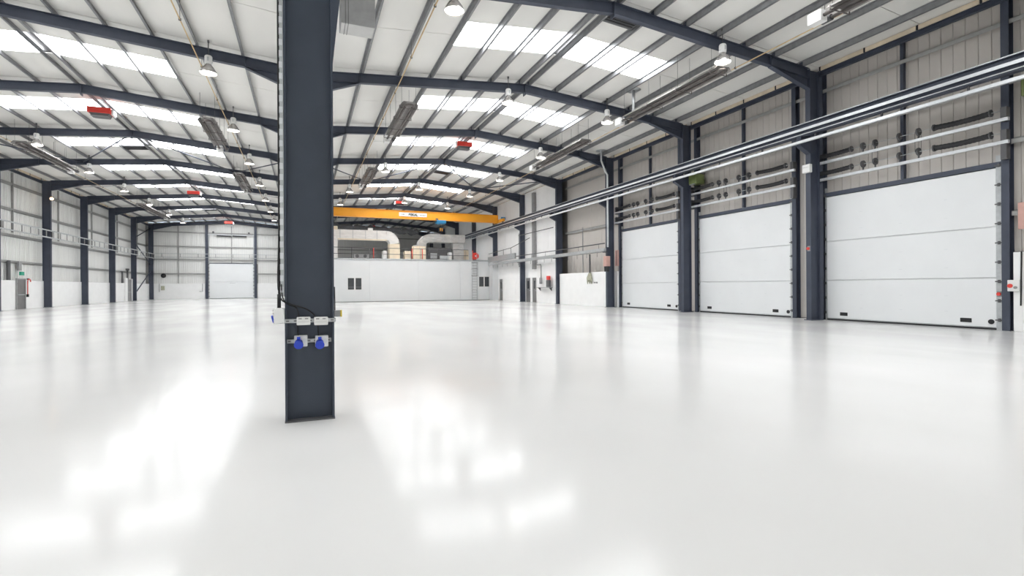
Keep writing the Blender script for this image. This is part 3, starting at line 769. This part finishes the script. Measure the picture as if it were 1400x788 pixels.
# ================================================================= OFFICE BLOCK AND PLANT DECK
YO = 50.9; XO0, XO1, ZO = .55, 18.76, 4.06
def office():
    t = thing('office_block', 'long white flat-roofed office block under the crane', 'building', ((XO0+XO1)/2, YO, 0))
    MB().box(XO0+.06, 18.26, YO+.06, Y1-.45, 0, ZO).build('core', 'office', t)
    MB().bbox(18.12, 18.775, 49.86, YO-.1, 0, ZO+.02, .01).build('column_casing', 'office', t)
    xs = [XO0, 5.82, 10.58, 14.93, 16.25, XO1]
    for a, b in zip(xs, xs[1:]): MB().bbox(a+.006, b-.006, YO, YO+.06, 0.0, ZO, .008).build('wall_panel', 'office', t)
    MB().bbox(XO0-.05, XO1, YO-.09, YO+.2, ZO, ZO+.15, .015).build('roof_edge', 'galv', t)
    MB().box(XO0, XO1, YO-.012, YO, 0, .06).build('skirting', 'grey_mid', t)
    for a, b, z0, z1 in ((3.83, 4.39, 1.2, 2.3), (4.53, 5.07, 1.2, 2.3), (17.0, 17.5, 1.42, 2.45), (17.61, 18.1, 1.42, 2.45)):
        wdw = MB().box(a-.05, b+.05, YO-.02, YO, z0-.05, z0).box(a-.05, b+.05, YO-.02, YO, z1, z1+.05).box(a-.05, a, YO-.02, YO, z0, z1).box(b, b+.05, YO-.02, YO, z0, z1).build('window_frame', 'white_box', t)
        MB().box(a, b, YO-.008, YO, z0, z1).build('pane', 'glass_dark', wdw)
        if a < 10: MB().box(a, b, YO-.012, YO-.008, z0+.22, z0+.24).build('blind_rail', 'grey_mid', wdw)
    # roof deck
    return t
office()
def railing():
    t = thing('deck_railing', 'dark steel guard railing along the office roof edge', 'railing', (9, YO+.25, ZO+.15))
    for z in (4.66, 5.26): MB().tube([(XO0+.2, YO+.25, z), (15.9, YO+.25, z)], .028, 7).build('rail', 'grey_dark', t)
    x = XO0 + .3; i = 0
    while x < 15.9:
        MB().tube([(x, YO+.25, ZO+.15), (x, YO+.25, 5.26)], .026, 7).build('post', 'grey_dark', t); x += 1.68
    for x in (6.25, 10.0, 11.05): MB().tube([(x, YO+.18, ZO+.15), (x, YO+.18, 5.24)], .04, 8).build('red_post', 'red', t)
railing()
def duct(name, label, pts, w, h, y, m, y2=None, seg_m=None):
    """flat-sided duct: centre line in x-z, h across the line, w deep in y"""
    mb = MB(); P = [Vector((a, 0, b)) for a, b in pts]; rings = []
    for i, p in enumerate(P):
        tn = (P[min(i+1, len(P)-1)] - P[max(i-1, 0)]).normalized(); nr = Vector((-tn.z, 0, tn.x))
        hh = h[i] if isinstance(h, list) else h
        rings.append([p+nr*hh/2+Vector((0, y, 0)), p+nr*hh/2+Vector((0, y+w, 0)), p-nr*hh/2+Vector((0, y+w, 0)), p-nr*hh/2+Vector((0, y, 0))])
    vs = [q for r in rings for q in r]; fs = []
    for i in range(len(P)-1):
        for q in range(4): fs.append((i*4+q, i*4+(q+1) % 4, (i+1)*4+(q+1) % 4, (i+1)*4+q))
    mb._add(vs, fs); mb._add(rings[0], [(0, 1, 2, 3)]); mb._add(rings[-1], [(3, 2, 1, 0)])
    return mb
def arc(cx, cz, r, a0, a1, n=8): return [(cx+r*math.cos(math.radians(a0+(a1-a0)*i/n)), cz+r*math.sin(math.radians(a0+(a1-a0)*i/n))) for i in range(n+1)]
ZD = ZO + .15
t = thing('air_duct', 'large silver insulated air duct bending down to the office roof', 'duct', (6, 53, ZD), 'insulated ducts on the office roof')
duct('', '', [(3.01, 6.62), (7.65, 6.62)], 1.3, .92, 52.2, '').build('straight_run', 'foil', t)
duct('', '', [(7.65, 6.62)] + arc(7.65, 5.80, .82, 90, 0, 8)[1:], 1.3, .92, 52.2, '').build('elbow', 'foil', t)
MB().bbox(7.95, 9.0, 52.25, 53.45, ZD, 5.80, .02).build('drop_leg', 'cream', t)
MB().box(3.0, 7.7, 52.16, 52.22, 6.08, 6.2).build('lower_edge_strip', 'cream', t)
for x in (3.2, 4.4, 5.6, 6.7): MB().box(x, x+.05, 52.18, 52.21, 6.2, 7.06).build('joint_band', 'galv', t)
MB().bbox(5.9, 6.35, 52.4, 52.8, 7.08, 7.32, .02).build('access_box', 'white_box', t)
t = thing('air_riser', 'tall pale boxed duct riser at the duct end by the valley', 'duct', (2.6, 52.6, ZD), 'insulated ducts on the office roof')
MB().bbox(1.6, 3.0, 52.1, 53.4, ZD, 7.05, .03).build('riser', 'foil', t)
MB().bbox(1.6, 3.0, 52.1, 53.2, 7.05, 7.38, .05).build('hood', 'cream', t)
t = thing('air_duct', 'grey insulated duct curving off the cream plant box', 'duct', (13, 53, ZD), 'insulated ducts on the office roof')
duct('', '', arc(12.2, 5.55, .95, 175, 90, 8) + [(15.9, 6.5)], 1.2, [.75]*5+[.85]*5, 52.2, '').build('curved_run', 'foil_grey', t)
for x in (12.6, 13.5, 14.4, 15.2): MB().box(x, x+.05, 52.17, 52.2, 6.08, 6.9).build('joint_band', 'galv', t)
MB().bbox(14.6, 15.8, 52.4, 53.4, ZD, 6.1, .03).build('drop_leg', 'foil_grey', t)
def cbx(name, label, cat, x0, x1, z1, m, y0=51.7, y1=52.6, grp='plant on the office roof'):
    t = thing(name, label, cat, ((x0+x1)/2, y0, ZD), grp)
    MB().bbox(x0, x1, y0, y1, ZD, z1, .02).build('casing', m, t)
    return t
t = cbx('plant_cabinet', 'cream plant box beneath the curving grey duct', 'cabinet', 10.3, 11.55, 5.62, 'cream')
MB().box(10.9, 10.92, 51.69, 51.7, ZD+.05, 5.55).build('door_gap', 'grey_mid', t); MB().box(10.3, 11.55, 51.66, 51.7, 5.60, 5.66).build('top_flange', 'galv', t)
t = cbx('plant_cabinet', 'small cream plant box between the two big ducts', 'cabinet', 9.42, 9.98, 5.06, 'cream')
MB().box(9.45, 9.95, 51.68, 51.7, 4.5, 4.52).build('lid_gap', 'grey_mid', t)
t = cbx('condenser_unit', 'low grey condenser unit behind the railing under the silver duct', 'air conditioner', 4.4, 5.9, 4.68, 'grey_mid', 51.5, 52.0)
for x in (4.75, 5.5): MB().tube([(x, 51.49, 4.46), (x, 51.5, 4.46)], .17, 16).build('fan_grille', 'grey_dark', t)
t = cbx('air_handling_unit', 'dark grey air handling machine under the grey duct', 'air unit', 12.0, 14.4, 5.55, 'grey_dark', 52.6, 54.0)
MB().bbox(12.2, 12.9, 52.45, 52.6, 4.4, 4.95, .02).build('motor_cover', 'galv', t); MB().bbox(13.2, 14.1, 52.4, 52.6, 4.35, 4.7, .02).build('fan_cover', 'galv_light', t)
t = cbx('plant_cabinet', 'narrow white cabinet behind the railing beside the silver duct leg', 'cabinet', 7.25, 7.6, 5.05, 'white_box')
MB().box(7.28, 7.57, 51.69, 51.7, 4.9, 4.92).build('lid_gap', 'grey_mid', t)
t = cbx('plant_cabinet', 'narrow white cabinet at the end of the grey duct', 'cabinet', 13.95, 14.3, 5.0, 'white_box', 51.7, 52.3)
MB().box(13.98, 14.27, 51.69, 51.7, 4.85, 4.87).build('lid_gap', 'grey_mid', t)
t = cbx('plant_cabinet', 'pale yellow cabinet behind the red hose reel', 'cabinet', 15.9, 16.6, 5.4, 'cream', 53.2, 53.8)
MB().box(16.24, 16.26, 53.19, 53.2, 4.3, 5.3).build('door_gap', 'grey_mid', t)
# dark fabric ducts high up behind the plant deck
t = thing('fabric_duct', 'fat black flexible duct slung under the roof behind the plant', 'duct', (7, 66, 7.4))
q = [(1.5+i*.25, 64.0, 8.78 + .10*math.sin(i*1.1) - .010*i) for i in range(48)]
MB().tube(q, [.34 + .07*math.sin(i*1.9) for i in range(48)], 14).build('sleeve', 'grey_dark', t)
for i in range(2, 46, 6): MB().tube([(q[i][0], 64, q[i][2]+.3), (q[i][0], 64, rtop(q[i][0])+.18)], .012, 5).build('sling', 'black', t)
# ladder with hoops, hose reel
def ladder():
    t = thing('access_ladder', 'steel access ladder up the white office front', 'ladder', (16.45, YO-.15, 0))
    for x in (16.2, 16.72): MB().tube([(x, YO-.16, 0), (x, YO-.16, 5.1)], .024, 7).build('stile', 'galv', t)
    z = .25
    while z < 4.2: MB().tube([(16.2, YO-.16, z), (16.72, YO-.16, z)], .016, 6).build('rung', 'grey_mid', t); z += .28
    for x in (16.2, 16.72):
        for z in (1.0, 2.6, 3.9): MB().box(x-.02, x+.02, YO-.15, YO, z-.02, z+.02).build('wall_stay', 'galv', t)
    for z in (2.55, 3.25, 3.9): MB().tube([(16.2+.26-.34*math.cos(a), YO-.16-.5*math.sin(a), z) for a in [math.pi*i/10 for i in range(11)]], .018, 6).build('hoop', 'grey_dark', t)
    for a in (.3, .5, .7): MB().tube([(16.46-.34*math.cos(math.pi*a), YO-.16-.5*math.sin(math.pi*a), 2.55), (16.46-.34*math.cos(math.pi*a), YO-.16-.5*math.sin(math.pi*a), 3.9)], .014, 6).build('cage_bar', 'grey_dark', t)
ladder()
t = thing('hose_reel', 'red hose reel above the access ladder', 'hose reel', (16.5, YO-.05, ZD))
MB().tube([(16.62, YO+.0, 4.62), (16.62, YO+.16, 4.62)], .24, 18).build('drum', 'red', t)
for yy in (YO-.02, YO+.16): MB().tube([(16.62, yy, 4.62), (16.62, yy+.02, 4.62)], .36, 22).build('disc', 'red', t)
MB().tube([(16.62, YO-.05, 4.62), (16.62, YO-.01, 4.62)], .08, 12).build('hub', 'galv_light', t)
MB().box(16.3, 16.36, YO+.0, YO+.1, ZD, 5.2).build('bracket', 'red', t)

# ================================================================= LINING DOORS AND SERVICES ON THE LOADING-DOOR WALL
def pdoor(n, y0, y1, label, h=2.16, x=18.78, m='grey_door'):
    d = tag(MB().box(x-.02, x+.0, y0, y1, 0, h).build(f'door_{n}', m), label, 'door', kind='structure')
    MB().box(x-.05, x, y0-.06, y0, 0, h+.06).box(x-.05, x, y1, y1+.06, 0, h+.06).box(x-.05, x, y0, y1, h, h+.06).build('door_frame', 'white_box', d)
    MB().box(x-.025, x-.02, y0+.28, y1-.28, 1.2, 1.9).build('vision_panel', 'glass_dark', d)
    hd = MB().tube([(x-.06, y0+.1, 1.02), (x-.06, y0+.22, 1.02)], .015, 7).box(x-.06, x-.02, y0+.09, y0+.12, 1.0, 1.04).build('handle', 'galv', d)
    return d
pdoor(5, 48.55, 49.4, 'grey pass door nearest the office corner')
pdoor(6, 41.65, 42.62, 'grey pass door beside the column, with vision panel')
pdoor(7, 40.35, 41.2, 'grey pass door next to the hanging pipe')
SX = 18.02
def run(name, label, cat, x, pts, r, m, grp=None):
    P = [at(u, v, x=x) for u, v in pts]
    zm = P[0].z
    o = MB().tube([(x, p.y, p.z) for p in P], r, 8).build(name, m)
    return tag(o, label, cat, grp)
zc = at(826, 331, x=SX).z; zt = at(826, 344, x=SX).z
def wall_tray():
    z = (at(826, 344, x=SX).z + at(730, 352, x=SX).z)/2
    t = thing('cable_tray', 'long grey cable tray along the white lined wall', 'cable tray', (SX, 40, z))
    MB().bbox(SX-.02, SX+.18, fr(2)-.1, YO-.1, z-.13, z-.11, .004).build('bed', 'galv', t)
    for x in (SX-.02, SX+.16): MB().bbox(x, x+.02, fr(2)-.1, YO-.1, z-.13, z+.11, .004).build('side_rail', 'galv', t)
    y = fr(2) + .8
    while y < YO-.5:
        MB().tube([(SX+.05, y, z-.14), (SX+.05, y, z-.42)], .014, 6).build('drop_stub', 'grey_dark', t); y += 1.35
    for k in (2, 3, 4): MB().box(SX-.02, XV+IN+.01, fr(k)-.04, fr(k)+.04, z-.18, z-.13).build('support_arm', 'grey_dark', t)
    for (dz, lb) in ((.42, 'dark conduit running above the grey cable tray'),):
        MB().tube([(SX+.05, fr(2)-.1, z+dz), (SX+.05, 43.3, z+dz)], .035, 8).build('conduit', 'grey_dark', t)
        y = fr(2)+.6
        while y < 43: MB().tube([(SX+.05, y, z+.1), (SX+.05, y, z+dz)], .012, 6).build('conduit_stay', 'grey_dark', t); y += 2.7
    return z
ztr = wall_tray()
# trunking box and guard rail that step out from the deck along the wall
t = thing('trunking', 'pale grey trunking with rail leading from the office roof', 'trunking', (18.2, 46.5, ztr+.4))
MB().bbox(17.94, 18.10, 43.4, YO-.1, ztr+.22, ztr+.75, .02).build('casing', 'galv', t)
for z in (ztr+1.1,): MB().tube([(18.05, 40.2, z+.75), (18.05, 44.5, z+.2), (18.05, YO-.1, z)], .03, 7).build('hand_rail', 'grey_dark', t)
for y in (44.5, 46.5, 48.5): MB().tube([(18.05, y, ztr+.75), (18.05, y, ztr+1.3)], .022, 6).build('rail_post', 'grey_dark', t)
tag(MB().tube([(18.2, 36, 6.05), (18.2, 43.0, 6.05)], .035, 8).build('conduit', 'grey_dark'), 'upper dark conduit across the white lining', 'pipe', 'conduits on the white lining')
tag(MB().bbox(18.5, 18.77, 40.35, 40.75, 2.9, 9.6, .01).build('vertical_duct', 'grey_mid'), 'tall grey vertical duct up the white lining', 'duct')
tag(MB().bbox(18.4, 18.77, 42.95, 43.5, 3.2, 6.3, .01).build('distribution_board', 'grey_mid'), 'tall grey distribution board behind the column', 'cabinet')
# hanging rags on a drop pole
p = at(807, 372, x=18.46)
t = thing('hose_drop', 'vertical service drop with bundle of pale rags', 'service drop', (18.44, p.y, 1.3))
MB().box(18.40, 18.46, p.y-.06, p.y+.06, 2.1, ztr-.14).build('drop_pole', 'grey_dark', t)
rg = MB()
for i in range(7):
    o = -.28 + i*.09; rg.tube([(18.42, p.y+o*.3, 2.3), (18.38, p.y+o*.8, 1.95), (18.40, p.y+o, 1.55+.12*(i % 3))], [.05, .085, .03], 7)
rg.build('rag_bundle', 'rag', t)
for q in (.5, .75): MB().bbox(18.44, 18.52, p.y-q-.1, p.y-q, 1.58, 1.68, .01).build('tap', 'grey_mid', t)
tag(MB().box(18.44, 18.5, p.y+1.0, p.y+1.05, 2.36, 5.6).build('conduit', 'grey_mid'), 'thin vertical conduit beside the service drop', 'pipe', 'conduits on the white lining')
tag(MB().tube([(18.5, p.y-2.2, ztr-.1), (18.5, p.y-2.2, ztr+.33)], .03, 6).build('hanging_switch', 'black'), 'small black pull switch over the cable tray', 'switch')
# pink box by the third door
a, b = at(831.5, 350.5, x=18.2), at(837, 364, x=18.2)
t = thing('wall_box', 'pink wall box with black base on the column', 'wall box', (18.3, a.y, b.z))
MB().bbox(17.95, 18.25, fr(2)-.5, fr(2)-.13, b.z, a.z, .015).build('casing', 'pink_box', t)
MB().prism([(17.98, fr(2)-.48, b.z), (18.22, fr(2)-.48, b.z), (18.18, fr(2)-.44, b.z-.34), (18.02, fr(2)-.44, b.z-.34)], (0, .3, 0)).build('funnel', 'black', t)
t = thing('wall_box', 'reddish wall box between the column and third loading door', 'wall box', (19.1, 28.2, 3.0))
MB().bbox(19.0, 19.28, 28.2, 28.6, 2.7, 3.75, .015).build('casing', 'pink_box', t); MB().box(18.99, 19.0, 28.38, 28.42, 2.75, 3.7).build('door_gap', 'grey_dark', t)
# workstation on the white lining
t = thing('wall_bench', 'small wall shelf holding dark bottles and red box', 'shelf', (18.6, 38.6, 1.3))
MB().bbox(18.35, 18.66, 37.0, 39.5, 1.28, 1.33, .008).build('shelf_board', 'grey_mid', t)
for y in (37.2, 39.3): MB().prism([(18.66, y, 1.28), (18.4, y, 1.28), (18.66, y, 1.0)], (0, .03, 0)).build('shelf_bracket', 'grey_dark', t)
MB().tube([(18.55, 40.0, ztr-.5), (18.55, 39.1, ztr-.5), (18.55, 39.0, ztr-.6), (18.55, 39.0, 2.1)], .05, 8).build('drop_pipe', 'grey_mid', t)
MB().lathe([(0, 0), (.13, .02), (.13, .5), (0, .55)], (18.52, 39.0, 1.6), 14).build('filter_bowl', 'grey_mid', t)
tag(MB().bbox(18.4, 18.6, 37.25, 37.75, 1.335, 1.9, .02).bbox(18.42, 18.58, 37.3, 37.7, 1.9, 1.92, .005).build('tool_case', 'grey_dark'), 'dark case standing on the wall shelf', 'case')
tag(MB().bbox(18.4, 18.6, 37.3, 37.7, 1.925, 2.25, .02).box(18.39, 18.4, 37.35, 37.65, 2.0, 2.15).build('first_aid_box', 'red'), 'red box on top of the dark case', 'box')
# push-button box beside the first door and small fittings
a = at(1387, 391, x=19.03)
t = thing('push_button_box', 'white push-button box with red button beside the loading door', 'control box', (19.0, a.y, a.z))
MB().bbox(18.97, 19.05, a.y-.14, a.y+.14, a.z-.16, a.z+.17, .012).build('box', 'white_box', t)
MB().tube([(18.94, a.y+.07, a.z), (18.97, a.y+.07, a.z)], .06, 14).build('red_button', 'red', t)
MB().tube([(18.94, a.y-.05, a.z-.05), (18.97, a.y-.05, a.z-.05)], .04, 12).build('grey_dial', 'grey_mid', t)
a = at(1397, 300, x=19.1)
t = thing('warning_panel', 'salmon pink panel on the cladding beyond the loading door', 'panel', (19.2, a.y, 2.9))
MB().bbox(19.06, 19.09, a.y-.6, a.y+.07, 2.95, 3.72, .006).build('plate', 'pink_box', t); MB().box(19.09, 19.3, a.y-.3, a.y-.2, 3.1, 3.2).build('mount', 'grey_mid', t)
for o, nm in ((0, 'thicker black cable hanging down the plinth by the push-button box'), (-.1, 'thinner black cable hanging down the plinth by the push-button box')):
    p = at(1397, 380, x=19.03)
    tag(MB().tube([(19.02, p.y+o, 2.3), (19.02, p.y+o+.02, .9 if o else .75)], .012 if o else .018, 6).build('hanging_cable', 'black'), nm, 'cable')
p = at(1370, 405, x=XD-.1)
t = thing('emergency_stop', 'red emergency button on the loading door track', 'button', (XD-.07, DOORS[0][0]-.08, 1.05))
MB().tube([(XD-.12, DOORS[0][0]-.08, 1.08), (XD-.05, DOORS[0][0]-.08, 1.08)], .05, 12).build('knob', 'red', t); MB().bbox(XD-.07, XD-.045, DOORS[0][0]-.14, DOORS[0][0]-.02, 1.0, 1.16, .006).build('back_box', 'grey_mid', t)
XI = XV + IN
t = thing('emergency_stop', 'red emergency button on the column between loading doors', 'button', (XI, fr(0), 1.9))
zz = at(1107, 340, x=XI).z
MB().tube([(XI-.08, fr(0)-.02, zz), (XI-.02, fr(0)-.02, zz)], .055, 12).build('knob', 'red', t); MB().bbox(XI-.025, XI, fr(0)-.08, fr(0)+.04, zz-.1, zz+.1, .006).build('back_box', 'grey_mid', t)
zz = at(1106, 231, x=XI).z
t = thing('control_box', 'white control box high on the column between loading doors', 'control box', (XI-.1, fr(0), zz-.2))
MB().bbox(XI-.16, XI, fr(0)-.18, fr(0)+.14, zz-.16, zz+.16, .012).build('box', 'white_box', t); MB().box(XI-.162, XI-.16, fr(0)-.14, fr(0)+.1, zz+.04, zz+.05).build('lid_gap', 'grey_mid', t)
for k, nm in ((1, 'middle and third loading doors'), (-1, 'end of the first loading door')):
    y0 = fr(k)-.45 if k == 1 else 7.55
    t = thing('fan_coil', f'olive green motor unit high up by the {nm}', 'motor unit', (18.9, y0, 6.45), 'olive green motor units')
    MB().bbox(18.55, 19.1, y0-.3, y0+.25, 6.62, 7.12, .02).build('casing', 'green_unit', t); MB().box(18.52, 18.6, y0-.2, y0+.15, 6.58, 6.63).build('foot', 'galv', t)
    MB().box(19.1, 19.3, y0-.1, y0+.1, 6.7, 6.9).build('wall_mount', 'grey_dark', t)

# ================================================================= PLAIN SIDE WALL
def cable_ladder():
    x = -18.08; t = thing('cable_ladder', 'long galvanised cable ladder crossing the columns of the plain wall', 'cable ladder', (x, 60, 5.3))
    for z in (5.36, 5.9): MB().bbox(x-.03, x+.03, 30, Y1-.3, z-.045, z+.045, .008).build('side_rail', 'galv', t)
    y = 31.0; i = 0
    while y < Y1-.5:
        MB().box(x-.02, x+.02, y-.035, y+.035, 5.40, 5.86).build('rung', 'grey_mid', t); y += 1.2
    for k in range(3, 10): MB().box(x-.103, x-.03, fr(k)-.05, fr(k)+.05, 5.3, 5.95).build('column_clip', 'grey_dark', t)
cable_ladder()
t = thing('cable_ladder', 'thin cable ladder along the gable wall rails', 'cable ladder', (-10, Y1-.32, 5.6))
for z in (5.55, 6.02): MB().box(-18.0, .2, Y1-.36, Y1-.31, z-.03, z+.03).build('side_rail', 'galv', t)
for i in range(9): MB().box(-17.3+i*2.05, -17.24+i*2.05, Y1-.36, Y1-.31, 5.55, 6.02).build('rung', 'grey_mid', t)
for i in range(4): MB().box(-17.2+i*5.3, -17.1+i*5.3, Y1-.32, Y1-.1, 5.5, 5.56).build('stay', 'grey_dark', t)
def left_door(n, y0, y1, h, label, m):
    x = -18.66
    d = tag(MB().box(x, x+.04, y0, y1, 0, h).build(f'door_{n}', m), label, 'door', kind='structure')
    MB().box(x, x+.08, y1, y1+.09, 0, h+.08).box(x, x+.08, y0-.09, y0, 0, h+.08).box(x, x+.08, y0, y1, h, h+.08).build('door_frame', 'grey_mid', d)
    MB().box(x+.04, x+.09, y0+.1, y1-.1, 1.0, 1.05).build('push_bar', 'galv', d)
    for z in (.3, 1.75): MB().box(x+.04, x+.07, y0-.02, y0+.06, z, z+.12).build('hinge', 'black', d)
    return d
left_door(8, 46.0, 47.1, 2.1, 'dark grey exit door in the plinth under the green sign', 'grey_door')
left_door(9, 69.9, 71.2, 2.4, 'grey door in white surround by the last columns', 'grey_mid')
MB().bbox(-18.66, -18.55, 69.1, 69.85, 0, 2.62, .01).build('plinth', 'block', w_l)
MB().bbox(-18.66, -18.55, 71.3, 71.9, 0, 2.55, .01).build('plinth', 'block', w_l)
t = thing('exit_sign', 'green exit sign above the dark exit door', 'sign', (-18.6, 46.6, 2.35))
MB().bbox(-18.72, -18.6, 46.55, 47.0, 2.40, 2.66, .01).build('sign_box', 'sign_green', t)
tag(MB().box(-18.9, -18.78, 45.3, 45.6, 2.05, 3.4).box(-18.92, -18.88, 45.25, 45.65, 3.36, 3.4).build('vent_stack', 'grey_dark'), 'dark upright duct on the cladding before the exit door', 'duct')
tag(MB().box(-18.9, -18.78, 46.7, 47.1, 2.75, 3.4).box(-18.92, -18.88, 46.65, 47.15, 3.36, 3.4).build('vent_stack', 'grey_mid'), 'grey upright duct on the cladding above the exit sign', 'duct')
t = thing('fire_hose', 'red fire hose hanging beside the dark exit door', 'fire hose', (-18.55, 47.75, .9))
MB().tube([(-18.55, 47.55+.22*math.cos(a), 1.95+.2*math.sin(a)) for a in [math.pi*i/10 for i in range(11)]], .03, 7).tube([(-18.55, 47.33, 1.95), (-18.55, 47.33, 1.0)], .03, 7).build('hose', 'red', t)
MB().box(-18.6, -18.5, 47.26, 47.4, .85, 1.05).build('nozzle', 'black', t); MB().box(-18.67, -18.55, 47.5, 47.6, 2.1, 2.2).build('hook', 'grey_dark', t)
for y, z1, nm in ((68.6, 3.3, 'shorter dark pipe rising from the plinth by the last columns'), (70.4, 3.5, 'dark pipe with square head over the white surround')):
    t = thing('riser_pipe', nm, 'pipe', (-18.75, y, 2.0), 'riser pipes'); z0 = 2.05 if y < 69 else 2.5
    MB().tube([(-18.72, y, z0), (-18.72, y, z1)], .10, 8).build('pipe', 'grey_dark', t); MB().box(-18.86, -18.58, y-.16, y+.16, z1, z1+.22 if y > 69 else z1+.05).build('head', 'grey_dark', t)
t = thing('column_light', 'warm glowing bulkhead light on the plain wall column', 'lamp', (-18.05, fr(5)-.1, 8.0))
p = at(70, 272, y=fr(5)-.15)
MB().lathe([(0, -.10), (.08, -.08), (.11, 0), (.08, .08), (0, .10)], (p.x+.05, p.y-.05, p.z), 14).build('globe', 'lamp_warm', t)
MB().box(-18.2, p.x, p.y-.08, p.y+.02, p.z-.05, p.z+.05).build('bracket', 'grey_dark', t)
# gable wall odds and ends
t = thing('wall_speaker', 'small black horn speaker on the gable cladding', 'speaker', (-17.1, Y1-.3, 3.1))
MB().lathe([(.08, -.0), (.30, .02), (.30, .05), (.05, .3), (0, .3)], (0, 0, 0), 16).build('horn', 'black', t)
t.children[0].rotation_euler = (math.pi/2*-1, 0, 0); t.children[0].location = (0, -.1, 0)
for v in t.children[0].data.vertices: v.co += Vector((17.1, -(Y1-.3), -3.1)) * 0 + t.location
MB().box(-17.2, -17.0, Y1-.3, Y1-.05, 3.05, 3.15).build('bracket', 'grey_dark', t)
for x, nm in ((-17.6, 'pipe work on the gable plinth beside the corner column'), (-12.7, 'bent pipe on the gable plinth beside the door post')):
    t = thing('pipe_stub', nm, 'pipe', (x, Y1-.25, .9), 'pipes on the gable plinth')
    MB().tube([(x, Y1-.24, 2.05), (x, Y1-.24, 1.0), (x-.35 if x > -15 else x, Y1-.24, .98)], .035, 7).build('pipe', 'grey_mid', t)
    if x < -15: MB().bbox(x+.2, x+.6, Y1-.34, Y1-.2, 1.2, 1.75, .02).build('hose_bundle', 'rag', t)
